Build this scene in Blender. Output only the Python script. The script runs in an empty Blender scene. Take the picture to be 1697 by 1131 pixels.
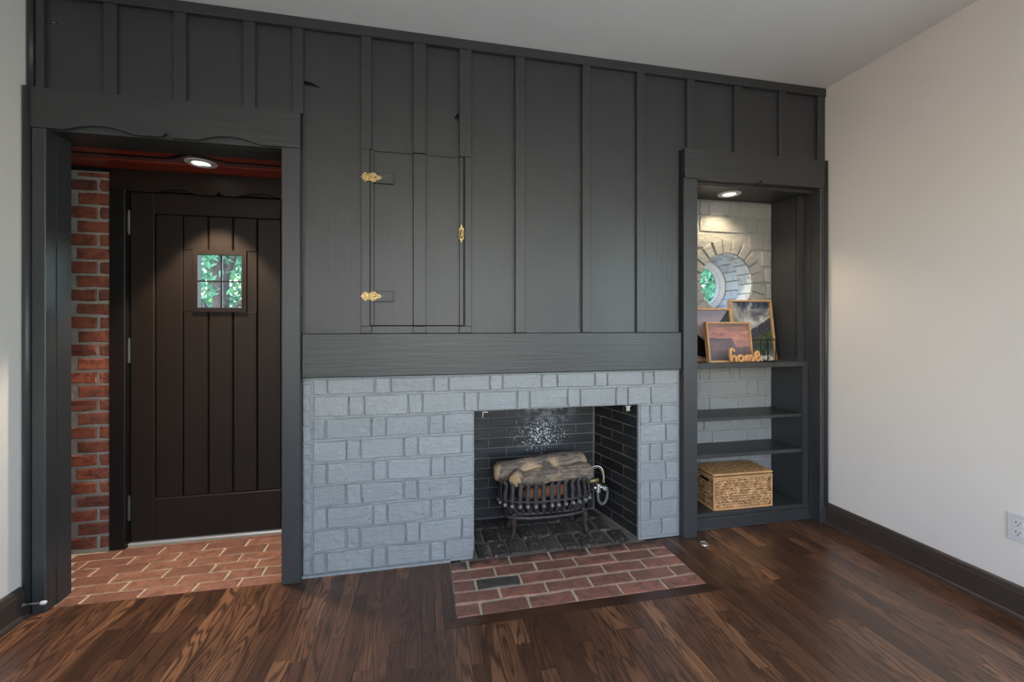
import bpy, math, random
from mathutils import Vector, Matrix, noise

random.seed(11)
scene = bpy.context.scene
COL = scene.collection

# ------------------------------------------------------------------ camera
F_PX, HORIZON, CAM_H, CAM_D = 718.0, 539.4, 1.19, 2.19
YAW = math.atan((848.5 - 696.4) / F_PX)
cam_d = bpy.data.cameras.new('camera')
cam = bpy.data.objects.new('camera', cam_d)
COL.objects.link(cam)
cam_d.sensor_fit = 'HORIZONTAL'
cam_d.sensor_width = 36.0
cam_d.lens = 36.0 * F_PX / 1697.0
cam_d.shift_y = (HORIZON - 565.5) / 1697.0
cam_d.clip_start = 0.02
cam.location = (0, -CAM_D, CAM_H)
cam.rotation_euler = (math.pi / 2, 0, -YAW)
scene.camera = cam

# ------------------------------------------------------------------ view, world, sun, window light
vs = scene.view_settings
vs.view_transform = 'Standard'
vs.look = 'None'
vs.gamma = 1.0
vs.use_curve_mapping = False
vs.exposure = -0.50

world = bpy.data.worlds.new('sky')
scene.world = world
world.use_nodes = True
wn = world.node_tree.nodes
sky = wn.new('ShaderNodeTexSky')
sky.sky_type = 'NISHITA'
sky.sun_disc = False
sky.sun_elevation = math.radians(52)
sky.sun_rotation = math.radians(200)
world.node_tree.links.new(sky.outputs[0], wn['Background'].inputs[0])
wn['Background'].inputs[1].default_value = 2.0

def lamp(name, kind, loc, energy, color, rot=None, to=None, **kw):
    d = bpy.data.lights.new(name, kind)
    d.energy = energy
    d.color = color
    for k, v in kw.items():
        setattr(d, k, v)
    o = bpy.data.objects.new(name, d)
    COL.objects.link(o)
    o.location = loc
    if to is not None:
        o.rotation_euler = Vector(to).to_track_quat('-Z', 'Y').to_euler()
    return o

lamp('sun', 'SUN', (0, 0, 8), 5.0, (1.0, 0.97, 0.9), to=(0.55, 0.40, -0.78), angle=math.radians(4))
lamp('daylight_rear_window', 'AREA', (0.55, -4.70, 1.45), 24, (1.0, 0.985, 0.96), to=(0, 1, 0), shape='RECTANGLE', size=2.5, size_y=1.7)
lamp('daylight_right_window', 'AREA', (2.62, -2.55, 1.42), 82, (0.70, 0.96, 1.0), to=(-1, 0, 0), shape='RECTANGLE', size=1.3, size_y=1.3)
lamp('daylight_left_window', 'AREA', (-1.82, -3.15, 1.40), 62, (1.0, 0.93, 0.89), to=(1, 0, 0), shape='RECTANGLE', size=1.3, size_y=1.4)

# ------------------------------------------------------------------ helpers: layout
_s, _c = math.sin(YAW), math.cos(YAW)
def X_at(px, Y=0.0):
    """world X of an image column measured on the plane y = Y"""
    u = (px - 848.5) / F_PX
    return (Y + CAM_D) * (_s + u * _c) / (_c - u * _s)

# ------------------------------------------------------------------ helpers: materials
class NT:
    def __init__(s, name):
        s.m = bpy.data.materials.new(name)
        s.m.use_nodes = True
        s.t = s.m.node_tree
        s.b = s.t.nodes['Principled BSDF']
        s.out = s.t.nodes['Material Output']
    def n(s, typ, **kw):
        nd = s.t.nodes.new(typ)
        for k, v in kw.items():
            if k.startswith('_'):
                setattr(nd, k[1:], v)
            else:
                key = k.replace('__', ' ')
                nd.inputs[key].default_value = v
        return nd
    def l(s, a, b):
        s.t.links.new(a, b)
    def pos(s, scale=(1, 1, 1), rnd=0.0, src='world'):
        if src == 'world':
            o = s.n('ShaderNodeNewGeometry').outputs['Position']
        else:
            o = s.n('ShaderNodeTexCoord').outputs['Object']
        if rnd:
            oi = s.n('ShaderNodeObjectInfo')
            mu = s.n('ShaderNodeMath', _operation='MULTIPLY')
            s.l(oi.outputs['Random'], mu.inputs[0]); mu.inputs[1].default_value = rnd
            ad = s.n('ShaderNodeVectorMath', _operation='ADD')
            s.l(o, ad.inputs[0]); s.l(mu.outputs[0], ad.inputs[1])
            o = ad.outputs[0]
        mp = s.n('ShaderNodeMapping')
        mp.inputs['Scale'].default_value = scale
        s.l(o, mp.inputs[0])
        return mp.outputs[0]
    def noise(s, vec, scale, detail=3, rough=0.55, dist=0.0):
        nd = s.n('ShaderNodeTexNoise')
        nd.inputs['Scale'].default_value = scale
        nd.inputs['Detail'].default_value = detail
        nd.inputs['Roughness'].default_value = rough
        nd.inputs['Distortion'].default_value = dist
        s.l(vec, nd.inputs['Vector'])
        return nd.outputs['Fac']
    def ramp(s, fac, stops, interp='LINEAR'):
        r = s.n('ShaderNodeValToRGB')
        cr = r.color_ramp
        cr.interpolation = interp
        while len(cr.elements) < len(stops):
            cr.elements.new(0.5)
        for e, (p, c) in zip(cr.elements, stops):
            e.position = p
            e.color = (c[0], c[1], c[2], 1) if not isinstance(c, (int, float)) else (c, c, c, 1)
        s.l(fac, r.inputs[0])
        return r.outputs[0]
    def mix(s, fac, a, b, mode='MIX'):
        m = s.n('ShaderNodeMix', _data_type='RGBA', _blend_type=mode)
        for sock, v in ((m.inputs[0], fac), (m.inputs[6], a), (m.inputs[7], b)):
            if hasattr(v, 'is_linked'):
                s.l(v, sock)
            elif isinstance(v, (int, float)):
                sock.default_value = v if sock is m.inputs[0] else (v, v, v, 1)
            else:
                sock.default_value = (v[0], v[1], v[2], 1)
        return m.outputs[2]
    def math(s, op, a, b=None, c=None):
        m = s.n('ShaderNodeMath', _operation=op)
        for i, v in enumerate((a, b, c)):
            if v is None: continue
            if hasattr(v, 'is_linked'): s.l(v, m.inputs[i])
            else: m.inputs[i].default_value = v
        return m.outputs[0]
    def bump(s, h, strength=0.3, dist=0.004, prev=None):
        b = s.n('ShaderNodeBump')
        b.inputs['Strength'].default_value = strength
        b.inputs['Distance'].default_value = dist
        s.l(h, b.inputs['Height'])
        if prev is not None: s.l(prev, b.inputs['Normal'])
        return b.outputs[0]
    def rand(s):
        return s.n('ShaderNodeObjectInfo').outputs['Random']
    def set(s, color=None, rough=None, normal=None, **kw):
        def put(k, v):
            if hasattr(v, 'is_linked'): s.l(v, s.b.inputs[k])
            elif isinstance(v, (tuple, list)): s.b.inputs[k].default_value = (v[0], v[1], v[2], 1)
            else: s.b.inputs[k].default_value = v
        if color is not None: put('Base Color', color)
        if rough is not None: put('Roughness', rough)
        if normal is not None: s.l(normal, s.b.inputs['Normal'])
        for k, v in kw.items(): put(k.replace('__', ' '), v)
        return s.m

def simple(name, color, rough=0.5, metal=0.0, bump=None, var=0.0, **kw):
    t = NT(name)
    col = color
    nrm = None
    if var:
        v = t.pos((1, 1, 1))
        f = t.noise(v, 9, 4)
        col = t.ramp(f, [(0.25, tuple(c * (1 - var) for c in color)), (0.75, tuple(min(1, c * (1 + var)) for c in color))])
    if bump:
        nrm = t.bump(t.noise(t.pos((1, 1, 1)), bump[0], 4), bump[1], bump[2])
    return t.set(col, rough, nrm, Metallic=metal, **kw)

def paint_wood(name, color, rough, axis='z', grain=0.22, spec=0.5):
    """painted boards: faint raised grain along one axis"""
    t = NT(name)
    sc = {'z': (60, 60, 2.2), 'x': (2.2, 60, 60), 'y': (60, 2.2, 60)}[axis]
    v = t.pos(sc, rnd=7.0)
    g = t.noise(v, 1.0, 4, 0.6, 0.6)
    v2 = t.pos((1, 1, 1))
    n2 = t.noise(v2, 5.0, 4)
    n3 = t.noise(v2, 90, 3)
    col = t.mix(t.ramp(n2, [(0.3, 0.0), (0.7, 1.0)]), tuple(c * 0.93 for c in color), tuple(c * 1.07 for c in color))
    speck = t.ramp(t.noise(v2, 38, 2), [(0.74, 0.0), (0.78, 1.0)])
    col = t.mix(t.math('MULTIPLY', speck, 0.10), col, (0.16, 0.16, 0.16))
    nr = t.bump(g, grain, 0.004)
    nr = t.bump(n3, 0.05, 0.002, nr)
    return t.set(col, rough, nr, Specular__IOR__Level=spec)

CHARCOAL = (0.036, 0.0365, 0.039)
M = {}
M['paint_v'] = paint_wood('charcoal_paint_vertical', CHARCOAL, 0.40, 'z')
M['paint_h'] = paint_wood('charcoal_paint_horizontal', CHARCOAL, 0.40, 'x', 0.35)
M['paint_flat'] = paint_wood('charcoal_paint_shelf', (0.040, 0.040, 0.041), 0.42, 'y', 0.12)
M['seam'] = simple('seam_shadow_paint', (0.012, 0.012, 0.013), 0.7)
M['door_paint'] = paint_wood('dark_brown_door_paint', (0.0190, 0.0128, 0.0100), 0.45, 'z', 0.08, 0.22)
M['black_frame'] = paint_wood('near_black_frame_paint', (0.010, 0.0085, 0.008), 0.42, 'z', 0.08, 0.3)
M['brown_trim'] = paint_wood('dark_brown_baseboard_paint', (0.052, 0.039, 0.034), 0.38, 'y', 0.08)

def wall_paint(name, color):
    t = NT(name)
    v = t.pos((1, 1, 1))
    n = t.noise(v, 220, 3)
    n2 = t.noise(v, 1.3, 3)
    col = t.mix(t.ramp(n2, [(0.3, 0.0), (0.7, 1.0)]), tuple(c * 0.97 for c in color), tuple(min(1, c * 1.02) for c in color))
    return t.set(col, 0.62, t.bump(n, 0.10, 0.0015))
M['wall'] = wall_paint('warm_white_wall_paint', (0.745, 0.695, 0.655))
M['ceiling'] = wall_paint('ceiling_paint', (0.80, 0.805, 0.80))

def painted_brick(name, color):
    t = NT(name)
    v = t.pos((1, 1, 1))
    big = t.noise(v, 26, 5, 0.6, 0.4)
    fine = t.noise(v, 170, 4)
    streak = t.noise(t.pos((14, 14, 70)), 1.0, 4, 0.6, 0.8)
    pit = t.ramp(t.noise(v, 34, 3, 0.6), [(0.69, 1.0), (0.75, 0.0)])
    r = t.rand()
    col = t.mix(r, tuple(c * 0.93 for c in color), tuple(min(1, c * 1.05) for c in color))
    col = t.mix(t.ramp(big, [(0.25, 0.25), (0.6, 0.0)]), col, tuple(c * 0.72 for c in color))
    nr = t.bump(big, 0.75, 0.010)
    nr = t.bump(streak, 0.5, 0.008, nr)
    nr = t.bump(fine, 0.35, 0.003, nr)
    nr = t.bump(pit, 0.7, 0.008, nr)
    return t.set(col, 0.48, nr)
M['white_brick'] = painted_brick('grey_white_painted_brick', (0.262, 0.273, 0.284))
M['tunnel_brick'] = None
M['cream_brick'] = painted_brick('cream_grey_painted_brick', (0.28, 0.28, 0.272))

def red_brick(name, a, b, dark, rough=0.75, soot=0.25, stain=False):
    t = NT(name)
    v = t.pos((1, 1, 1), rnd=3.0)
    n1 = t.noise(v, 22, 5, 0.65, 0.6)
    n2 = t.noise(v, 120, 4, 0.6)
    r = t.rand()
    col = t.mix(r, a, b)
    col = t.mix(t.ramp(n1, [(0.42, 0.0), (0.68, 0.85)]), col, dark)
    col = t.mix(t.ramp(n2, [(0.30, soot), (0.5, 0.0)]), col, tuple(c * 0.35 for c in dark))
    pale = t.ramp(t.noise(v, 60, 3), [(0.70, 0.0), (0.78, 0.5)])
    col = t.mix(pale, col, (0.42, 0.34, 0.28))
    if stain:
        # soot trodden out of the firebox, fading towards the room
        w = t.n('ShaderNodeNewGeometry').outputs['Position']
        sep = t.n('ShaderNodeSeparateXYZ'); t.l(w, sep.inputs[0])
        blot = t.noise(w, 13, 4, 0.65)
        edge = t.math('ADD', t.math('MULTIPLY', sep.outputs[1], 3.4), t.math('MULTIPLY', blot, 1.0))
        col = t.mix(t.ramp(edge, [(0.22, 0.0), (0.46, 0.85)]), col, (0.030, 0.025, 0.023))
    nr = t.bump(n1, 0.5, 0.004)
    nr = t.bump(n2, 0.4, 0.002, nr)
    return t.set(col, rough, nr)
M['pier_brick'] = red_brick('rough_red_brick', (0.36, 0.105, 0.055), (0.17, 0.058, 0.040), (0.060, 0.026, 0.022))
M['side_brick'] = red_brick('orange_red_brick', (0.42, 0.13, 0.055), (0.28, 0.075, 0.04), (0.12, 0.04, 0.025))
def worn_sky_white():
    """worn whitewash over brick, with bluish sky light put into its colour"""
    t = NT('sky_tinted_worn_brick')
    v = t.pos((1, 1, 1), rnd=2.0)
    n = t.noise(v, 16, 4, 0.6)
    col = t.mix(t.rand(), (0.66, 0.72, 0.80), (0.78, 0.83, 0.90))  # pale blue painted in for the sky light in the tunnel
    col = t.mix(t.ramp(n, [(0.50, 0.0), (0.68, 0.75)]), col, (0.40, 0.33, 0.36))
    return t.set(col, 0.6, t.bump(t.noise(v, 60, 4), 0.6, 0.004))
M['tunnel_brick'] = worn_sky_white()
M['floor_brick'] = red_brick('entry_paver_brick', (0.37, 0.165, 0.105), (0.25, 0.105, 0.070), (0.150, 0.070, 0.050), 0.55, 0.2)
M['hearth_brick'] = red_brick('hearth_brick', (0.37, 0.150, 0.105), (0.21, 0.095, 0.075), (0.125, 0.066, 0.056), 0.6, 0.55, True)
M['black_brick'] = red_brick('charred_brick', (0.085, 0.070, 0.062), (0.075, 0.062, 0.056), (0.035, 0.029, 0.026), 0.6, 0.5)

def mortar(name, color):
    t = NT(name)
    v = t.pos((1, 1, 1))
    n1 = t.noise(v, 60, 5, 0.65)
    n2 = t.noise(v, 14, 3)
    col = t.mix(t.ramp(n1, [(0.3, 0.0), (0.7, 1.0)]), tuple(c * 0.68 for c in color), color)
    col = t.mix(t.ramp(n2, [(0.45, 0.0), (0.75, 0.4)]), col, tuple(c * 0.45 for c in color))
    return t.set(col, 0.9, t.bump(n1, 0.7, 0.004))
M['mortar_grey'] = mortar('grey_mortar', (0.42, 0.39, 0.35))
M['mortar_white'] = mortar('pale_mortar', (0.62, 0.58, 0.52))
M['mortar_sand'] = mortar('sand_mortar', (0.66, 0.53, 0.39))
M['mortar_hearth'] = mortar('hearth_mortar', (0.60, 0.50, 0.39))

def soot_brick(name, base, flakes, mortar_like=False):
    t = NT(name)
    v = t.pos((1, 1, 1))
    n1 = t.noise(v, 11, 4, 0.6)
    n2 = t.noise(v, 130, 3, 0.6)
    r = t.rand()
    col = t.mix(r, tuple(c * 0.6 for c in base), tuple(c * 1.5 for c in base))
    col = t.mix(t.ramp(n1, [(0.45, 0.0), (0.7, 0.5)]), col, (0.032, 0.034, 0.038))
    if flakes:
        # pale flakes where the soot has burnt away, clustered above the log
        sep = t.n('ShaderNodeSeparateXYZ'); t.l(v, sep.inputs[0])
        dx = t.math('MULTIPLY', t.math('SUBTRACT', sep.outputs[0], 0.75), 3.2)
        dz = t.math('MULTIPLY', t.math('SUBTRACT', sep.outputs[2], 0.50), 4.8)
        d = t.math('SQRT', t.math('ADD', t.math('MULTIPLY', dx, dx), t.math('MULTIPLY', dz, dz)))
        mask = t.ramp(d, [(0.15, 1.0), (0.95, 0.0)])
        fl = t.math('ADD', t.noise(v, 95, 3, 0.7), t.math('MULTIPLY', mask, 0.21))
        f = t.ramp(fl, [(0.735, 0.0), (0.765, 1.0)])
        col = t.mix(f, col, (0.62, 0.62, 0.62))
        # a greyer burnt-off patch higher up
        dx2 = t.math('MULTIPLY', t.math('SUBTRACT', sep.outputs[0], 0.79), 4.5)
        dz2 = t.math('MULTIPLY', t.math('SUBTRACT', sep.outputs[2], 0.66), 8.5)
        d2 = t.math('SQRT', t.math('ADD', t.math('MULTIPLY', dx2, dx2), t.math('MULTIPLY', dz2, dz2)))
        g = t.math('MULTIPLY', t.ramp(d2, [(0.3, 1.0), (1.0, 0.0)]), t.ramp(t.noise(v, 18, 3), [(0.42, 0.0), (0.58, 1.0)]))
        col = t.mix(g, col, (0.20, 0.21, 0.22))
    else:
        f = t.ramp(t.noise(v, 75, 3, 0.7), [(0.72, 0.0), (0.75, 1.0)])
        col = t.mix(f, col, (0.30, 0.27, 0.24))
    nr = t.bump(n2, 0.5, 0.003)
    return t.set(col, 0.5, nr)
M['soot_back'] = soot_brick('sooty_fire_brick', (0.012, 0.013, 0.016), True)
M['soot_side'] = soot_brick('sooty_side_brick', (0.015, 0.015, 0.015), False)
M['soot_joint'] = mortar('sooty_mortar', (0.22, 0.19, 0.165))

def ash_floor():
    t = NT('charred_firebox_floor')
    v = t.pos((1, 1, 1), rnd=2.0)
    n1 = t.noise(v, 9, 4, 0.6)
    n2 = t.noise(v, 45, 5, 0.7)
    n3 = t.noise(v, 70, 4, 0.7)
    col = t.mix(t.rand(), (0.022, 0.020, 0.019), (0.055, 0.049, 0.045))
    col = t.mix(t.ramp(n1, [(0.45, 0.0), (0.7, 0.7)]), col, (0.105, 0.075, 0.055))
    col = t.mix(t.ramp(n2, [(0.56, 0.0), (0.68, 0.85)]), col, (0.30, 0.265, 0.23))
    return t.set(col, 0.8, t.bump(n3, 0.7, 0.005, t.bump(n1, 0.4, 0.01)))
M['ash_floor'] = ash_floor()

def oak(name, along='y', tint=1.0):
    t = NT(name)
    sc = (12.0, 1.25, 12.0) if along == 'y' else (1.25, 12.0, 12.0)
    v = t.pos(sc, rnd=23.0)
    c = t.noise(v, 1.0, 1.5, 0.5, 0.3)
    rings = t.math('PINGPONG', t.math('MULTIPLY', c, 34.0), 1.0)
    sf = (260, 14, 260) if along == 'y' else (14, 260, 260)
    fine = t.noise(t.pos(sf, rnd=23.0), 1.0, 2, 0.6)
    r = t.rand()
    k = tint * 1.0
    base = t.ramp(r, [(0.0, (0.075 * k, 0.032 * k, 0.017 * k)), (0.4, (0.120 * k, 0.053 * k, 0.028 * k)), (0.75, (0.175 * k, 0.079 * k, 0.042 * k)), (1.0, (0.27 * k, 0.125 * k, 0.062 * k))])
    lines = t.ramp(rings, [(0.0, 0.85), (0.25, 0.62), (0.55, 0.05), (0.7, 0.0)])
    col = t.mix(lines, base, (0.024 * k, 0.0115 * k, 0.008 * k))
    col = t.mix(t.ramp(fine, [(0.50, 0.0), (0.68, 0.55)]), col, (0.024 * k, 0.012 * k, 0.008 * k))
    big = t.noise(t.pos((5, 1.2, 5) if along == 'y' else (1.2, 5, 5), rnd=23.0), 1.0, 2)
    col = t.mix(t.ramp(big, [(0.40, 0.55), (0.58, 0.0)]), col, (0.030 * k, 0.0145 * k, 0.010 * k))
    nr = t.bump(fine, 0.10, 0.001, t.bump(rings, 0.06, 0.001))
    return t.set(col, 0.30, nr, Coat__Weight=0.25, Coat__Roughness=0.2)
M['oak'] = oak('dark_stained_oak', 'y', 1.35)
M['oak_border'] = oak('dark_stained_oak_crosswise', 'x', 0.95)
M['oak_border_y'] = oak('dark_stained_oak_border', 'y', 0.85)
M['subfloor'] = simple('dark_subfloor', (0.006, 0.004, 0.003), 0.8)

def mahogany():
    t = NT('red_mahogany')
    v = t.pos((3, 60, 60))
    g = t.noise(v, 1.0, 4, 0.6, 0.5)
    col = t.ramp(g, [(0.25, (0.17, 0.022, 0.012)), (0.55, (0.36, 0.055, 0.028)), (0.8, (0.48, 0.10, 0.05))])
    return t.set(col, 0.3, t.bump(g, 0.06, 0.002))
M['mahogany'] = mahogany()
M['rail_wood'] = simple('dull_mauve_rail', (0.20, 0.085, 0.080), 0.38, var=0.2)

t = NT('clear_glass')
gl = t.n('ShaderNodeBsdfGlossy'); gl.inputs['Roughness'].default_value = 0.02
tr = t.n('ShaderNodeBsdfTransparent')
ms = t.n('ShaderNodeMixShader'); ms.inputs[0].default_value = 0.07
t.l(tr.outputs[0], ms.inputs[1]); t.l(gl.outputs[0], ms.inputs[2]); t.l(ms.outputs[0], t.out.inputs[0])
M['glass'] = t.m
M['white_gloss'] = simple('white_gloss_paint', (0.70, 0.72, 0.74), 0.35)
M['plastic'] = simple('white_plastic', (0.62, 0.62, 0.63), 0.35)
M['plastic_face'] = simple('receptacle_plastic', (0.66, 0.645, 0.63), 0.32)
M['dark_slot'] = simple('dark_slot', (0.012, 0.011, 0.010), 0.6)
def brass():
    t = NT('antique_brass')
    n = t.noise(t.pos((1, 1, 1)), 160, 3)
    col = t.ramp(n, [(0.35, (0.20, 0.12, 0.045)), (0.65, (0.66, 0.48, 0.22))])
    return t.set(col, 0.42, t.bump(n, 0.6, 0.003), Metallic=0.55)
M['brass'] = brass()
M['aged_steel'] = simple('aged_steel', (0.10, 0.095, 0.09), 0.45, 0.7, var=0.3)
M['chrome'] = simple('worn_chrome', (0.55, 0.54, 0.52), 0.25, 0.9, var=0.15)
M['alu'] = simple('aluminium_sill', (0.52, 0.53, 0.55), 0.4, 0.5)
def cast_iron():
    t = NT('cast_iron')
    v = t.pos((1, 1, 1))
    n = t.noise(v, 35, 4)
    n2 = t.noise(v, 240, 3)
    col = t.ramp(n, [(0.35, (0.030, 0.029, 0.030)), (0.65, (0.072, 0.058, 0.056))])
    return t.set(col, 0.5, t.bump(n2, 0.3, 0.002), Metallic=0.35)
M['iron'] = cast_iron()
M['worn_iron'] = simple('rubbed_iron', (0.20, 0.185, 0.175), 0.5, 0.4, var=0.3)
M['rust'] = simple('rusty_iron', (0.050, 0.030, 0.024), 0.7, 0.2, bump=(120, 0.5, 0.003), var=0.4)
def bark():
    t = NT('ceramic_log_bark')
    v = t.pos((14, 60, 60))
    n = t.noise(v, 1.0, 5, 0.7, 0.9)
    v2 = t.pos((1, 1, 1))
    p = t.noise(v2, 9, 3, 0.5, 0.4)
    f = t.noise(v2, 150, 4)
    col = t.ramp(n, [(0.32, (0.045, 0.035, 0.029)), (0.50, (0.20, 0.15, 0.118)), (0.72, (0.46, 0.35, 0.265))])
    col = t.mix(t.ramp(p, [(0.5, 0.0), (0.62, 0.85)]), col, (0.60, 0.39, 0.235))
    return t.set(col, 0.85, t.bump(n, 1.0, 0.014, t.bump(f, 0.4, 0.003)))
M['bark'] = bark()
def cutwood():
    t = NT('cut_log_end')
    v = t.pos((1, 1, 1), src='object')
    w = t.n('ShaderNodeTexWave', _wave_type='RINGS', _rings_direction='Y')
    w.inputs['Scale'].default_value = 55; w.inputs['Distortion'].default_value = 2.5
    t.l(v, w.inputs['Vector'])
    col = t.ramp(w.outputs['Fac'], [(0.2, (0.27, 0.165, 0.085)), (0.7, (0.46, 0.31, 0.17))])
    return t.set(col, 0.8)
M['cut'] = cutwood()
M['ember'] = simple('orange_ceramic_log', (0.36, 0.15, 0.07), 0.85, bump=(60, 0.6, 0.005), var=0.4)
M['hose'] = simple('grey_rubber_hose', (0.10, 0.10, 0.105), 0.5, bump=(400, 0.4, 0.002))
def frame_wood(name, a, b):
    t = NT(name)
    g = t.noise(t.pos((50, 50, 50), src='object'), 1.0, 3)
    return t.set(t.ramp(g, [(0.3, a), (0.7, b)]), 0.42)
M['frame_wood'] = frame_wood('light_oak_frame', (0.42, 0.225, 0.10), (0.54, 0.32, 0.155))
M['home_wood'] = frame_wood('honey_wood_letters', (0.56, 0.27, 0.10), (0.66, 0.36, 0.15))
M['home_edge'] = M['home_wood']
def weave(name):
    t = NT(name)
    v = t.pos((1, 1, 1))
    n = t.noise(v, 42, 3, 0.7)
    n2 = t.noise(v, 190, 3)
    col = t.ramp(n, [(0.28, (0.20, 0.092, 0.036)), (0.45, (0.42, 0.215, 0.09)), (0.6, (0.62, 0.36, 0.17)), (0.75, (0.80, 0.60, 0.40))])
    return t.set(col, 0.6, t.bump(n2, 0.4, 0.002))
M['weave'] = weave('woven_hyacinth')
M['weave_dark'] = simple('basket_core', (0.085, 0.038, 0.016), 0.8)
M['cord'] = simple('wrapped_rattan_cord', (0.56, 0.31, 0.135), 0.5, bump=(260, 0.5, 0.002), var=0.25)
M['lantern_metal'] = simple('black_lantern_metal', (0.014, 0.016, 0.017), 0.4, 0.5)
M['plant_leaf'] = simple('air_plant_leaf', (0.035, 0.09, 0.05), 0.5, var=0.3)
M['pebble'] = simple('white_pebbles', (0.74, 0.73, 0.70), 0.6, var=0.1)

def emis(name, color, strength):
    t = NT(name)
    e = t.n('ShaderNodeEmission'); e.inputs[0].default_value = (*color, 1); e.inputs[1].default_value = strength
    t.l(e.outputs[0], t.out.inputs[0])
    return t.m
M['lens'] = emis('lit_led_lens', (1.0, 0.93, 0.80), 9.0)

def leaf_mat(name, a, b):
    t = NT(name)
    n = t.noise(t.pos((1, 1, 1)), 5.0, 3)
    col = t.ramp(n, [(0.3, a), (0.7, b)])
    t.set(col, 0.45)
    tl = t.n('ShaderNodeBsdfTranslucent')
    t.l(col, tl.inputs[0])
    ms = t.n('ShaderNodeMixShader'); ms.inputs[0].default_value = 0.35
    t.l(t.b.outputs[0], ms.inputs[1]); t.l(tl.outputs[0], ms.inputs[2]); t.l(ms.outputs[0], t.out.inputs[0])
    return t.m
M['leaf_a'] = leaf_mat('blue_green_leaves', (0.03, 0.16, 0.09), (0.12, 0.36, 0.20))
M['leaf_b'] = leaf_mat('bright_green_leaves', (0.06, 0.24, 0.06), (0.22, 0.46, 0.14))
M['trunk'] = simple('tree_bark', (0.055, 0.045, 0.045), 0.9, bump=(40, 0.8, 0.02), var=0.3)
M['lawn'] = simple('lawn', (0.07, 0.15, 0.04), 0.9, var=0.3)

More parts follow.
